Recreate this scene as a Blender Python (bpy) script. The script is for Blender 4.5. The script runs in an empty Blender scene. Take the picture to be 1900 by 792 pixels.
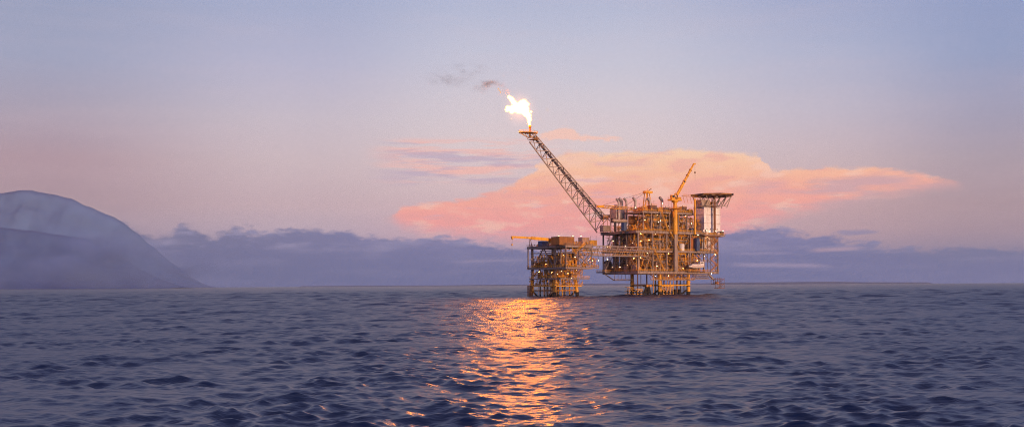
import bpy, bmesh, math, random
import numpy as np
from mathutils import Vector, Matrix
R = math.radians
PI = math.pi
rnd = random.Random(11)
scene = bpy.context.scene
COL = scene.collection

# ------------------------------------------------------------------ geometry of the view
F = 1900.0          # focal length in photograph pixels
H = 8.0             # eye height above the sea, metres
ROLL = 0.0055

def unroll(px, py):
    u = px - 950.0; v = 528.575 - py
    return (u + ROLL * v) / F, (v - ROLL * u) / F

class Frame:
    """A local plan frame: origin, x axis turned by ang."""
    def __init__(s, ox, oy, ang):
        s.ox, s.oy, s.ang = ox, oy, ang
        s.c, s.s = math.cos(ang), math.sin(ang)
    def L(s, px, py, b):
        tu, tv = unroll(px, py)
        # X = ox + a c - b s ; Y = oy + a s + b c ; X = tu Y
        a = (tu * (s.oy + b * s.c) - (s.ox - b * s.s)) / (s.c - tu * s.s)
        Y = s.oy + a * s.s + b * s.c
        return Vector((a, b, H + tv * Y))
    def A(s, px, b): return s.L(px, 500, b).x
    def Z(s, px, py, b): return s.L(px, py, b).z
    def empty(s, name, a=0, b=0, z=0):
        o = bpy.data.objects.new(name, None); COL.objects.link(o)
        o.location = (s.ox + a * s.c - b * s.s, s.oy + a * s.s + b * s.c, z)
        o.rotation_euler = (0, 0, s.ang)
        o.empty_display_size = 2
        return o

MAIN = Frame(87.4, 710.0, math.atan2(.545, .839))
WELL = Frame(34.5, 655.0, R(40))

# ------------------------------------------------------------------ materials
def nodes_of(m):
    m.use_nodes = True
    nt = m.node_tree
    return nt, nt.nodes, nt.links

def paint(name, col, rough=.55, metal=0.0, stain=(.12, .05, .02), amount=.35, scale=.5, streak=True):
    m = bpy.data.materials.new(name)
    nt, N, Lk = nodes_of(m)
    bs = N['Principled BSDF']
    bs.inputs['Roughness'].default_value = rough
    bs.inputs['Metallic'].default_value = metal
    tc = N.new('ShaderNodeTexCoord'); mp = N.new('ShaderNodeMapping')
    mp.inputs['Scale'].default_value = (1, 1, .25 if streak else 1)
    Lk.new(tc.outputs['Object'], mp.inputs['Vector'])
    n1 = N.new('ShaderNodeTexNoise'); n1.inputs['Scale'].default_value = scale
    n1.inputs['Detail'].default_value = 6; n1.inputs['Roughness'].default_value = .65
    Lk.new(mp.outputs['Vector'], n1.inputs['Vector'])
    rp = N.new('ShaderNodeValToRGB')
    rp.color_ramp.elements[0].position = .48; rp.color_ramp.elements[0].color = (0, 0, 0, 1)
    rp.color_ramp.elements[1].position = .70; rp.color_ramp.elements[1].color = (amount * 2, amount * 2, amount * 2, 1)
    Lk.new(n1.outputs['Fac'], rp.inputs['Fac'])
    n2 = N.new('ShaderNodeTexNoise'); n2.inputs['Scale'].default_value = scale * 3.1
    Lk.new(tc.outputs['Object'], n2.inputs['Vector'])
    hv = N.new('ShaderNodeHueSaturation'); hv.inputs['Color'].default_value = (*col, 1)
    mr = N.new('ShaderNodeMapRange'); mr.inputs['To Min'].default_value = .65; mr.inputs['To Max'].default_value = 1.3
    Lk.new(n2.outputs['Fac'], mr.inputs['Value']); Lk.new(mr.outputs['Result'], hv.inputs['Value'])
    mx = N.new('ShaderNodeMix'); mx.data_type = 'RGBA'
    Lk.new(rp.outputs['Color'], mx.inputs['Factor'])
    Lk.new(hv.outputs['Color'], mx.inputs['A']); mx.inputs['B'].default_value = (*stain, 1)
    Lk.new(mx.outputs['Result'], bs.inputs['Base Color'])
    return m

def clad(name, col, pitch=1.2):
    m = paint(name, col, .5, 0, (.35, .27, .24), .22, .25)
    nt, N, Lk = nodes_of(m)
    bs = N['Principled BSDF']
    tc = N.new('ShaderNodeTexCoord'); sp = N.new('ShaderNodeSeparateXYZ')
    Lk.new(tc.outputs['Object'], sp.inputs[0])
    ad = N.new('ShaderNodeMath'); ad.operation = 'ADD'
    Lk.new(sp.outputs['X'], ad.inputs[0]); Lk.new(sp.outputs['Y'], ad.inputs[1])
    mu = N.new('ShaderNodeMath'); mu.operation = 'MULTIPLY'; mu.inputs[1].default_value = 2 * PI / pitch
    Lk.new(ad.outputs[0], mu.inputs[0])
    sn = N.new('ShaderNodeMath'); sn.operation = 'SINE'; Lk.new(mu.outputs[0], sn.inputs[0])
    bp = N.new('ShaderNodeBump'); bp.inputs['Distance'].default_value = .08; bp.inputs['Strength'].default_value = .8
    Lk.new(sn.outputs[0], bp.inputs['Height']); Lk.new(bp.outputs['Normal'], bs.inputs['Normal'])
    return m

def emis(name, col, strength):
    m = bpy.data.materials.new(name)
    nt, N, Lk = nodes_of(m)
    N.remove(N['Principled BSDF'])
    e = N.new('ShaderNodeEmission'); e.inputs['Color'].default_value = (*col, 1); e.inputs['Strength'].default_value = strength
    Lk.new(e.outputs[0], N['Material Output'].inputs['Surface'])
    return m

M = dict(
    grey=paint('grey_painted_steel', (.33, .25, .21), .5, .1),
    pale=paint('pale_painted_steel', (.42, .335, .29), .45, .1, (.20, .12, .08)),
    dark=paint('dark_steel', (.075, .06, .06), .6, .1, (.10, .05, .03)),
    yellow=paint('yellow_safety_paint', (.84, .41, .02), .5, 0, (.20, .08, .02)),
    ochre=paint('ochre_equipment_paint', (.62, .25, .02), .55, 0, (.14, .06, .02)),
    rust=paint('rusty_brown_steel', (.24, .095, .035), .7, 0, (.07, .035, .02)),
    alu=paint('brushed_duct_steel', (.46, .42, .43), .5, .25, (.16, .12, .10)),
    white=clad('white_wall_cladding', (.86, .84, .86)),
    whiteg=paint('white_gelcoat', (.80, .76, .72), .3, 0, (.4, .3, .22), .15),
    amber=paint('amber_brown_casing', (.46, .18, .03), .55, 0, (.14, .06, .02)),
    blue=paint('blue_container_paint', (.04, .10, .26), .5, 0, (.05, .05, .06)),
    orange=paint('orange_container_paint', (.55, .16, .02), .5, 0, (.15, .06, .02)),
    growth=paint('dark_marine_growth', (.022, .018, .017), .9, 0, (.05, .03, .02), .3, 1.5, False),
    green=paint('green_helideck_paint', (.07, .10, .07), .7, 0, (.1, .08, .06)),
    rubber=paint('black_rubber', (.015, .014, .015), .8, 0, (.03, .02, .02)),
    glass=paint('dark_window_glass', (.03, .04, .06), .08, 0, (.04, .04, .05), .1),
    wire=paint('wire_rope', (.10, .07, .05), .6, .3),
    lamp=emis('lit_floodlight', (1.0, .44, .13), 210),
    lampw=emis('lit_white_floodlight', (1.0, .62, .30), 120),
)

# ------------------------------------------------------------------ mesh builder
class MB:
    def __init__(s): s.v = []; s.f = []; s.m = []; s.mats = []; s.cur = 0; s.sm = []
    def mat(s, key):
        if key not in s.mats: s.mats.append(key)
        s.cur = s.mats.index(key); return s
    def _add(s, vs, fs, smooth=False):
        o = len(s.v); s.v.extend([tuple(p) for p in vs])
        for f in fs: s.f.append(tuple(i + o for i in f)); s.m.append(s.cur); s.sm.append(smooth)
    def box(s, x0, x1, y0, y1, z0, z1):
        s._add([(x0, y0, z0), (x1, y0, z0), (x1, y1, z0), (x0, y1, z0), (x0, y0, z1), (x1, y0, z1), (x1, y1, z1), (x0, y1, z1)],
               [(0, 3, 2, 1), (4, 5, 6, 7), (0, 1, 5, 4), (1, 2, 6, 5), (2, 3, 7, 6), (3, 0, 4, 7)]); return s
    def basis(s, p, q, up=(0, 0, 1)):
        d = (Vector(q) - Vector(p)).normalized(); u = Vector(up)
        if abs(d.dot(u)) > .97: u = Vector((0, 1, 0))
        x = d.cross(u).normalized(); y = x.cross(d).normalized()
        return d, x, y
    def beam(s, p, q, w, h=None):
        """Rectangular bar from p to q."""
        h = h or w
        d, x, y = s.basis(p, q); p = Vector(p); q = Vector(q)
        c = [x * w / 2 + y * h / 2, -x * w / 2 + y * h / 2, -x * w / 2 - y * h / 2, x * w / 2 - y * h / 2]
        s._add([p + k for k in c] + [q + k for k in c],
               [(0, 1, 2, 3), (7, 6, 5, 4), (0, 4, 5, 1), (1, 5, 6, 2), (2, 6, 7, 3), (3, 7, 4, 0)]); return s
    def tube(s, p, q, r, r2=None, n=10, caps=True):
        r2 = r if r2 is None else r2
        d, x, y = s.basis(p, q); p = Vector(p); q = Vector(q)
        vs = []
        for i in range(n):
            t = 2 * PI * i / n; k = x * math.cos(t) + y * math.sin(t); vs.append(p + k * r)
        for i in range(n):
            t = 2 * PI * i / n; k = x * math.cos(t) + y * math.sin(t); vs.append(q + k * r2)
        s._add(vs, [(i, (i + 1) % n, n + (i + 1) % n, n + i) for i in range(n)], True)
        if caps: s._add(vs, [tuple(range(n - 1, -1, -1)), tuple(range(n, 2 * n))])
        return s
    def path(s, pts, r, n=8):
        for i in range(len(pts) - 1):
            s.tube(pts[i], pts[i + 1], r, n=n)
            if 0 < i: s.ball(pts[i], r * 1.03, 8, 5)
        return s
    def ball(s, c, r, n=12, m=8, sz=1.0):
        c = Vector(c); vs = [c + Vector((0, 0, -r * sz))]
        for j in range(1, m):
            a = -PI / 2 + PI * j / m
            for i in range(n):
                t = 2 * PI * i / n
                vs.append(c + Vector((r * math.cos(a) * math.cos(t), r * math.cos(a) * math.sin(t), r * sz * math.sin(a))))
        vs.append(c + Vector((0, 0, r * sz))); e = len(vs) - 1
        fs = [(0, 1 + (i + 1) % n, 1 + i) for i in range(n)]
        for j in range(m - 2):
            b = 1 + j * n
            fs += [(b + i, b + (i + 1) % n, b + n + (i + 1) % n, b + n + i) for i in range(n)]
        b = 1 + (m - 2) * n
        fs += [(b + i, b + (i + 1) % n, e) for i in range(n)]
        s._add(vs, fs, True); return s
    def lathe(s, c, prof, n=16, axis='z'):
        """prof: list of (r, h) along the axis from c."""
        c = Vector(c); vs = []
        for r, h in prof:
            for i in range(n):
                t = 2 * PI * i / n; a, b = r * math.cos(t), r * math.sin(t)
                vs.append(c + (Vector((a, b, h)) if axis == 'z' else Vector((h, a, b)) if axis == 'x' else Vector((b, h, a))))
        fs = []
        for j in range(len(prof) - 1):
            fs += [(j * n + i, j * n + (i + 1) % n, (j + 1) * n + (i + 1) % n, (j + 1) * n + i) for i in range(n)]
        s._add(vs, fs, True)
        k = (len(prof) - 1) * n
        s._add(vs, [tuple(range(n - 1, -1, -1)), tuple(range(k, k + n))]); return s
    def vessel(s, c, r, length, axis='x', n=16):
        h = length / 2
        pr = [(.02, -h), (r * .55, -h + r * .12), (r * .88, -h + r * .35), (r, -h + r * .7), (r, h - r * .7), (r * .88, h - r * .35), (r * .55, h - r * .12), (.02, h)]
        s.lathe(c, pr, n, axis); return s
    def rail(s, pts, h=1.15, step=2.4, t=.11, rails=(1.0, .55), toe=True):
        for p, q in zip(pts[:-1], pts[1:]):
            p = Vector(p); q = Vector(q); n = max(1, round((q - p).length / step))
            for f in rails: s.beam(p + Vector((0, 0, h * f)), q + Vector((0, 0, h * f)), t)
            for i in range(n + 1):
                k = p.lerp(q, i / n); s.beam(k, k + Vector((0, 0, h)), t)
        return s
    def stair(s, p, q, w=1.1, side=(0, 1, 0)):
        p = Vector(p); q = Vector(q); sd = Vector(side).normalized()
        for k in (0, 1):
            o = sd * w * k
            s.beam(p + o, q + o, .14, .32)
            s.beam(p + o + Vector((0, 0, 1.1)), q + o + Vector((0, 0, 1.1)), .1)
            for i in range(5):
                m = p.lerp(q, i / 4) + o; s.beam(m, m + Vector((0, 0, 1.1)), .09)
        n = max(3, int(abs(q.z - p.z) / .3))
        for i in range(n):
            m = p.lerp(q, (i + .5) / n); s.beam(m, m + sd * w, .28, .06)
        return s
    def build(s, name, root=None, mat=None, bevel=0):
        me = bpy.data.meshes.new(name); me.from_pydata(s.v, [], s.f); me.update()
        for k in (s.mats or [mat]): me.materials.append(M[k])
        if s.mats: me.polygons.foreach_set('material_index', s.m)
        me.polygons.foreach_set('use_smooth', s.sm)
        o = bpy.data.objects.new(name, me); COL.objects.link(o)
        if root is not None: o.parent = root
        if bevel:
            b = o.modifiers.new('edge', 'BEVEL'); b.width = bevel; b.segments = 1; b.limit_method = 'ANGLE'
        return o

def mb(mat): return MB().mat(mat)
def tag(o, label=None, cat=None, group=None, kind=None):
    if label: o['label'] = label
    if cat: o['category'] = cat
    if group: o['group'] = group
    if kind: o['kind'] = kind
    return o

# ------------------------------------------------------------------ shared fittings
def floodlight(root, p, white=False, r=None, d=-1):
    r = r or rnd.uniform(.07, .14)
    m = mb('dark'); x, y, z = p
    m.beam((x, y + .5, z + .5), (x, y, z + .12), .12)
    m.lathe((x, y, z - .05), [(.16, .3), (.3, .15), (.32, 0)], 8)
    m.mat('lampw' if white else 'lamp').ball((x, y, z - .08), r, 8, 6)
    return m.build('floodlight', root)

def deck(root, a0, a1, b0, b1, z, girder=1.3, mat='grey', step=6.5, name='deck', top='rust', inset=.0):
    m = mb(top).box(a0 + .3, a1 - .3, b0 + .3, b1 - .3, z - .25, z - .02)
    m.mat(mat)
    for y in (b0, b1 - .5): # flanged girder: web and two flanges
        m.box(a0, a1, y + .18, y + .32, z - girder + .16, z - .16)
        m.box(a0, a1, y, y + .5, z - .16, z)
        m.box(a0, a1, y, y + .5, z - girder, z - girder + .16)
        k = a0 + 1.6
        while k < a1 - 1: m.box(k, k + .12, y + .02, y + .18, z - girder + .16, z - .16); k += 3.2
    for x in (a0, a1 - .5):
        m.box(x + .18, x + .32, b0 + .5, b1 - .5, z - girder + .16, z - .16)
        m.box(x, x + .5, b0 + .5, b1 - .5, z - .16, z)
        m.box(x, x + .5, b0 + .5, b1 - .5, z - girder, z - girder + .16)
    m.mat('dark')
    k = a0 + step
    while k < a1 - 2: m.box(k, k + .35, b0 + .5, b1 - .5, z - girder * .8, z - .25); k += step
    k = b0 + step
    while k < b1 - 2: m.box(a0 + .5, a1 - .5, k, k + .3, z - girder * .6, z - .255); k += step
    return m.build(name, root)

def column(root, a, b, z0, z1, w=.9, mat='grey', round_=False, name='column'):
    m = mb(mat)
    if round_: m.tube((a, b, z0), (a, b, z1), w / 2, n=14)
    else:      # H section
        m.box(a - w / 2, a + w / 2, b - w / 2, b - w / 2 + .14, z0, z1)
        m.box(a - w / 2, a + w / 2, b + w / 2 - .14, b + w / 2, z0, z1)
        m.box(a - .08, a + .08, b - w / 2 + .14, b + w / 2 - .14, z0, z1)
    return m.build(name, root)

def brace(root, p, q, w=.55, mat='grey', name='brace'):
    return mb(mat).tube(p, q, w / 2, n=8).build(name, root)

def vessel_part(root, a, b, z, r, ln, mat='pale', vertical=False, rr=rnd):
    m = mb(mat)
    if vertical:
        m.vessel((a, b, z + ln / 2 + .8), r, ln, 'z')
        for k in range(3):
            t = 2 * PI * k / 3; m.tube((a + r * .8 * math.cos(t), b + r * .8 * math.sin(t), z), (a + r * .8 * math.cos(t), b + r * .8 * math.sin(t), z + 1.4), .12, n=6)
        m.mat('yellow').tube((a, b, z + ln + .6), (a, b, z + ln + 1.5), .2, n=8)
        for h in (.35, .7):
            m.lathe((a, b, z + .8 + ln * h), [(r + .03, 0), (r + .09, .05), (r + .09, .2), (r + .03, .25)], 16)
    else:
        m.vessel((a, b, z + r + .9), r, ln, 'x')
        m.mat('dark')
        for k in (-.28, .28): m.box(a + k * ln - .2, a + k * ln + .2, b - r * .8, b + r * .8, z, z + r + .3)
        m.mat('yellow').tube((a - ln * .15, b, z + 2 * r + .8), (a - ln * .15, b, z + 2 * r + 1.7), .22, n=8)
        m.tube((a + ln * .2, b, z + 2 * r + .8), (a + ln * .2, b, z + 2 * r + 1.4), .16, n=8)
    return m.build('pressure_vessel', root)

def skid(root, a0, a1, b0, b1, z, h, mat='ochre', rr=rnd):
    m = mb('dark').box(a0 - .2, a1 + .2, b0 - .2, b1 + .2, z, z + .35)
    m.mat(mat).box(a0, a1, b0, b1, z + .35, z + h)
    m.mat('dark')
    n = max(2, int((a1 - a0) / 1.1))
    for i in range(n):      # louvres, doors and ribs standing proud of the casing
        x0 = a0 + (a1 - a0) * (i + .15) / n; x1 = a0 + (a1 - a0) * (i + .85) / n
        if rr.random() < .55:
            k = z + .7
            while k < z + h - .4: m.box(x0, x1, b0 - .06, b0 - .003, k, k + .14); k += .38
        else: m.box(x0, x1, b0 - .05, b0 - .003, z + .6, z + h - .35)
    m.mat('yellow').rail([(a0, b0, z + h), (a1, b0, z + h)], .9, 1.8, .09)
    m.mat('grey').tube(((a0 + a1) / 2, (b0 + b1) / 2, z + h), ((a0 + a1) / 2, (b0 + b1) / 2, z + h + rr.uniform(.6, 1.6)), .28, n=8)
    return m.build('equipment_skid', root)

def pipe_part(root, pts, r, mat): return mb(mat).path(pts, r).build('pipe', root)

def fittings(m, a0, a1, b0, b1, z0, z1, n, rr, cols=('yellow', 'ochre', 'pale', 'yellow', 'grey', 'yellow', 'ochre')):
    """Small valves, branch lines, trays and hangers: nobody could count them."""
    for _ in range(n):
        m.mat(rr.choice(cols))
        x = rr.uniform(a0, a1); y = rr.uniform(b0, b1); z = rr.uniform(z0 + .1, z1 - .5); k = rr.random()
        if k < .32:
            l = rr.uniform(1, 5); x1 = min(a1, x + l); r = rr.uniform(.06, .2)
            m.tube((x, y, z), (x1, y, z), r, n=6)
            if rr.random() < .6: zz = max(z0, min(z1, z + rr.uniform(-3, 3))); m.tube((x1, y, z), (x1, y, zz), r, n=6)
        elif k < .55:
            m.tube((x, y, z), (x, y, min(z1, z + rr.uniform(1.2, 5))), rr.uniform(.06, .2), n=6)
        elif k < .68:
            m.tube((x, y, z), (x, min(b1, y + rr.uniform(1, 4)), z), rr.uniform(.08, .2), n=6)
        elif k < .82:     # hand-wheel valve
            m.lathe((x, y, z), [(.06, 0), (.3, .02), (.3, .08), (.06, .1)], 8, 'y'); m.tube((x, y, z), (x, y + .6, z), .07, n=6)
            m.ball((x, y + .7, z), .28, 8, 6)
        elif k < .92:
            w = rr.uniform(.3, .9); m.box(x, x + w, y, y + .4, z, z + rr.uniform(.4, 1.1))
        else:
            m.lathe((x, y, z), [(.35, 0), (.35, 1.0), (.2, 1.25)], 10)

def process_level(root, a0, a1, b0, b1, z0, z1, seed, clutter=150, lamps=10, skids=True, bulk=True, sides=('front',), pipes=9, vert=True):
    rr = random.Random(seed)
    if bulk:      # blast walls in the middle of the level, with gaps
        x = a0
        while x < a1 - 4:
            w = rr.uniform(5, 9)
            if rr.random() < .72:
                m = mb(rr.choice(['rust', 'dark', 'rust', 'grey'])); y = b0 + rr.uniform(9, 13)
                m.box(x, min(x + w, a1), y, y + .2, z0 + .01, z1 - rr.choice([1.4, 2.5, 4]))
                k = x + .5
                m.mat('dark')
                while k < min(x + w, a1) - .4: m.box(k, k + .15, y - .12, y - .003, z0 + .01, z1 - 4.2); k += 1.1
                m.build('blast_wall', root)
            x += w
    if bulk:      # cladding and piping racks that close the far side of the level
        x = a0
        while x < a1 - 3:
            w = min(rr.uniform(6, 12), a1 - x)
            m = mb(rr.choice(['dark', 'rust', 'dark'])).box(x, x + w - .4, b1 - 2, b1 - 1.8, z0 + .01, z1 - rr.choice([.5, .5, 2.5]))
            m.mat('ochre'); k = z0 + 1.2
            while k < z1 - 2: m.box(x, x + w - .4, b1 - 2.3, b1 - 2.003, k, k + .25); k += 1.7
            m.build('rear_wall', root); x += w
    if skids:
        x = a0 + rr.uniform(0, 2)
        while x < a1 - 4:
            w = rr.uniform(3, 7); k = rr.random(); mt = rr.choice(['ochre', 'pale', 'grey', 'ochre', 'yellow', 'rust'])
            y = b0 + rr.uniform(1.4, 4)
            if k < .45: skid(root, x, x + w, y, y + rr.uniform(2, 4), z0, rr.uniform(1.8, min(4.5, z1 - z0 - 3)), mt, rr)
            elif k < .72: vessel_part(root, x + w / 2, y + 1.6, z0, rr.uniform(.8, 1.35), w, mt)
            elif z1 - z0 > 9: vessel_part(root, x + w / 2, y + 1.6, z0, rr.uniform(.7, 1.2), rr.uniform(4, 8), mt, True)
            x += w + rr.uniform(.3, 2)
    for i in range(pipes):
        mt = rr.choice(['pale', 'yellow', 'grey', 'pale', 'rust', 'ochre']); r = rr.uniform(.16, .42)
        y = b0 + rr.uniform(.8, 7); z = z0 + (z1 - z0) * rr.uniform(.35, .92)
        s, e = sorted((rr.uniform(a0, a1), rr.uniform(a0, a1)))
        if e - s < 6: e = min(a1, s + 9)
        zz = rr.uniform(z0, z1 - 1.3)
        pipe_part(root, [(s, y, z0 if rr.random() < .5 else z - 1.5), (s, y, z), (e, y, z), (e, y, zz)], r, mt)
    m = MB(); fittings(m, a0, a1, b0 + .4, b0 + 8, z0, z1 - 1.3, clutter, rr)
    tag(m.build('pipework', root), kind='stuff')
    for i in range(lamps):
        floodlight(root, (a0 + (a1 - a0) * (i + rr.uniform(.2, .8)) / lamps, b0 + rr.uniform(-.1, 3.0), rr.choice([z1 - 1.9, z0 + rr.uniform(2.2, z1 - z0 - 2)])), rr.random() < .3)

# ================================================================== PRODUCTION PLATFORM
P = tag(MAIN.empty('production_platform', 40, 20, 0),
        'huge multi-deck steel gas platform with white cabin block and helideck', 'oil platform')
# parts are given in the platform's plan frame; shift them to the empty at its centre
class Shift:
    pass
PO = MAIN.empty('tmp')      # plan-frame origin, used only while laying out
def adopt(tmp, real, da, db):
    for o in list(tmp.children):
        o.parent = real; o.location = (o.location.x - da, o.location.y - db, o.location.z)
    bpy.data.objects.remove(tmp)

ZC, ZM, ZW, ZU = 17.2, 31.8, 45.4, 59.2
AR = 80.0
deck(PO, 0, AR - 3, 0, 40, ZC, 1.9)
deck(PO, -.0, AR - 3, .2, 40, ZM, 1.4)
deck(PO, -1.5, AR + 1, 0, 40, ZW, 1.7)
deck(PO, 6, 56, 1.5, 22, ZU, 1.3)
# legs and jacket
LEGS = [(23.3, 4), (50.5, 4), (23.3, 34.4), (50.5, 34.4)]
for a, b in LEGS:
    m = mb('growth').tube((a, b, -12), (a, b, 2.6), 1.45, n=18)
    m.mat('yellow').tube((a, b, 2.6), (a, b, 9.0), 1.35, n=18)
    m.tube((a, b, 9.0), (a, b, 9.6), 1.6, n=18)
    m.tube((a, b, 9.6), (a, b, ZC - 1.9), 1.3, n=18)
    m.mat('dark').tube((a, b, 6.2), (a, b, 6.9), 1.48, n=18)
    m.build('leg', PO)
    column(PO, a, b, ZC, ZM - 1.4, 1.9, 'grey', True)
    column(PO, a, b, ZM, ZW - 1.7, 1.9, 'grey', True)
m4 = [(23.3, 4), (50.5, 4), (50.5, 34.4), (23.3, 34.4), (23.3, 4)]
for (p, q) in zip(m4[:-1], m4[1:]):
    mb('yellow').tube((*p, 7.2), (*q, 7.2), .55, n=10).build('jacket_brace', PO)
    mx = ((p[0] + q[0]) / 2, (p[1] + q[1]) / 2)
    mb('growth').tube((*p, 4.6), (*mx, -3), .55, n=10).build('jacket_brace', PO)
    mb('growth').tube((*q, 4.6), (*mx, -3), .55, n=10).build('jacket_brace', PO)
# diagonal knee from leg top to hanging deck
for a, b in LEGS[:2]:
    brace(PO, (a - 10, b, ZC - 1.9), (a - 1, b, 11.5), .7, 'rust')
# risers, caissons and landing frames between the legs
rr = random.Random(5)
for px, b, r, mt, top in ((1183, 6, .35, 'rust', 17), (1189, 3, .25, 'dark', 17), (1212, 2, .3, 'ochre', 17), (1232, 7, .5, 'rust', 17), (1238, 5, .3, 'ochre', 17),
                          (1243, 9, .45, 'yellow', 17), (1249, 4, .3, 'ochre', 17), (1256, 6, .55, 'rust', 17), (1262, 12, .4, 'ochre', 17), (1269, 5, .35, 'dark', 17), (1200, 20, .5, 'rust', 17), (1216, 26, .5, 'dark', 17)):
    a = MAIN.A(px, b)
    m = mb('growth').tube((a, b, -8), (a, b, 2), r, n=10)
    m.mat(mt).tube((a, b, 2), (a, b, ZC - 1), r, n=10); m.build('riser', PO)
def landing(px0, px1, b, z1):
    a0, a1 = MAIN.A(px0, b), MAIN.A(px1, b)
    m = mb('yellow'); n = max(2, int((a1 - a0) / 1.4))
    for z in (1.2, 3.2, z1): m.beam((a0, b, z), (a1, b, z), .3); m.beam((a0, b + 3, z), (a1, b + 3, z), .3)
    for i in range(n + 1):
        x = a0 + (a1 - a0) * i / n; m.beam((x, b, -2), (x, b, z1), .22); m.beam((x, b, z1), (x, b + 3, z1), .2)
        if i < n: m.beam((x, b, 3.2), (x + (a1 - a0) / n, b, z1), .16)
    m.mat('rubber')
    for i in range(0, n + 1, 2): x = a0 + (a1 - a0) * i / n; m.tube((x, b - .5, -1.5), (x, b - .5, 3.6), .42, n=8)
    m.build('boat_landing', PO)
landing(1164, 1174, 30, 6); landing(1180, 1192, 1.5, 4.6); landing(1228, 1249, 0, 6.6)
# splayed pile cluster
a, b = MAIN.A(1201, 8), 8
m = mb('ochre').box(a - 2.6, a + 2.6, b - 2, b + 2, 6.2, 7.6)
m.mat('growth')
for dx in (-4.6, -1.6, 1.6, 4.6): m.tube((a + dx * .3, b, 6.2), (a + dx, b, -4), .65, n=8)
m.build('pile_cluster', PO)
a = MAIN.A(1257, 1)
for k in (-2.2, 2.0): mb('growth').box(a + k - .8, a + k + .9, .3, 2.3, -2, 4.4).build('fender', PO)
# hanging deck below the cellar deck
zl = 11.0
a0, a1 = MAIN.A(1136, 36), 50
m = mb('rust').box(a0, 23, 33, 36, zl - .3, zl)
m.mat('grey').beam((a0, 33, zl), (23, 33, zl), .5)
m.mat('yellow').rail([(a0, 33, zl), (23, 33, zl)], 1.2, 2.4, .12)
m.mat('grey').beam((MAIN.A(1118, 36), 34, ZC - 1.5), (a0, 34, zl), .55)
for i in range(6): x = a0 + (23 - a0) * i / 5; m.beam((x, 33.5, zl), (x, 33.5, ZC - 1.9), .2)
m.build('hanging_walkway', PO)
m = mb('rust').box(24, 52, 0, 5, zl - .3, zl)
m.mat('grey').beam((12, -.1, zl + .1), (53, -.1, zl + .1), .5)
m.mat('yellow').rail([(12, 0, zl), (53, 0, zl)], 1.2, 2.4, .12)
m.mat('rust')
for i in range(16):
    x = 12 + 2.7 * i; m.beam((x, .2, zl), (x, .2, ZC - 1.9), .2)
    m.beam((x, .2, zl), (x + 2.7 * rr.choice([1, -1]), .2, ZC - 1.9), .16)
m.build('hanging_walkway', PO)
# truss walkway out to the small hanging landing on the right
ar = MAIN.A(1323, 1)
m = mb('grey')
for y in (1, 3.2):
    m.beam((53, y, ZC - 2.6), (ar - 3, y, ZC - 2.6), .32); m.beam((53, y, zl + .6), (ar, y, zl + .6), .35)
    n = 11; x0 = 53; dx = (ar - 3 - 53) / n
    for i in range(n):
        m.beam((x0 + dx * i, y, zl + .6), (x0 + dx * (i + .5), y, ZC - 2.6), .16); m.beam((x0 + dx * (i + .5), y, ZC - 2.6), (x0 + dx * (i + 1), y, zl + .6), .16)
m.beam((ar - 4, 2, ZC - 1.9), (ar + 2, 2, 11), 1.0); m.build('truss_walkway', PO)
p0 = MAIN.L(1324, 518, 2); p1 = MAIN.L(1341, 535, 2)
m = mb('rust')
for z in (p0.z, (p0.z + p1.z) / 2, p1.z + .4):
    s_ = p0.x if z > p1.z + 1 else p0.x + 3
    for y in (.5, 4.5): m.beam((s_, y, z), (p1.x, y, z), .3)
    m.box(s_, p1.x, .5, 4.5, z - .12, z + .02)
for i in range(5):
    x = p0.x + (p1.x - p0.x) * i / 4
    for y in (.5, 4.5): m.beam((x, y, p1.z if i > 1 else (p0.z + p1.z) / 2 - .5), (x, y, p0.z + 1.1), .22)
m.beam((p0.x, .5, (p0.z + p1.z) / 2), (p1.x, .5, p0.z), .2); m.beam((p0.x + 2, .5, p1.z), (p1.x, .5, (p0.z + p1.z) / 2), .2)
m.mat('ochre').box(p0.x + 2.0, p0.x + 4, 1, 3, (p0.z + p1.z) / 2, (p0.z + p1.z) / 2 + 1.6)
m.build('sea_access_landing', PO)

# columns and braces of the long face and of the short (left) face
fcols = [0.6] + [MAIN.A(x, .6) for x in (1211, 1237, 1255.5, 1281, 1306)] + [76.2]
for z0, z1 in ((ZC, ZM - 1.4), (ZM, ZW - 1.7)):
    for k, a in enumerate(fcols):
        column(PO, a, .62, z0, z1, .85 if k != 3 else 1.5, 'grey')
    for k in range(len(fcols) - 1):
        x0, x1 = fcols[k], fcols[k + 1]
        if (k + (z0 > 20)) % 2: brace(PO, (x0 + .5, 1.3, z1), (x1 - .5, 1.3, z0), .5)
        else: brace(PO, (x1 - .5, 1.3, z1), ((x0 + x1) / 2, 1.3, z0), .45)
    for b in (13, 26.5, 39.4): column(PO, .62, b, z0, z1, .9, 'grey')
    brace(PO, (1.2, 1.5, z0), (1.2, 12.4, z1), .5); brace(PO, (1.2, 26.2, z0), (1.2, 13.4, z1), .5); brace(PO, (1.2, 27, z1), (1.2, 39, z0), .5)
    for a in fcols[1:]:
        column(PO, a, 39.4, z0, z1, .8, 'grey'); column(PO, a, 20, z0, z1, .8, 'dark')
ucols = [6.8, 14, 22.5, 31, 39.5, 47.5, 55.4]
for k, a in enumerate(ucols):
    column(PO, a, 2.1, ZW, ZU - 1.3, .7, 'grey'); column(PO, a, 21, ZW, ZU - 1.3, .7, 'grey')
    if k < 6:
        x1 = ucols[k + 1]; mid = (a + x1) / 2
        if k in (1, 3, 4):
            brace(PO, (mid, 2.4, ZU - 1.3), (a + .4, 2.4, ZW + 4), .4); brace(PO, (mid, 2.4, ZU - 1.3), (x1 - .4, 2.4, ZW + 4), .4)
        elif k != 0: brace(PO, (a + .4, 2.4, ZU - 1.3), (x1 - .4, 2.4, ZW), .4)
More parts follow.
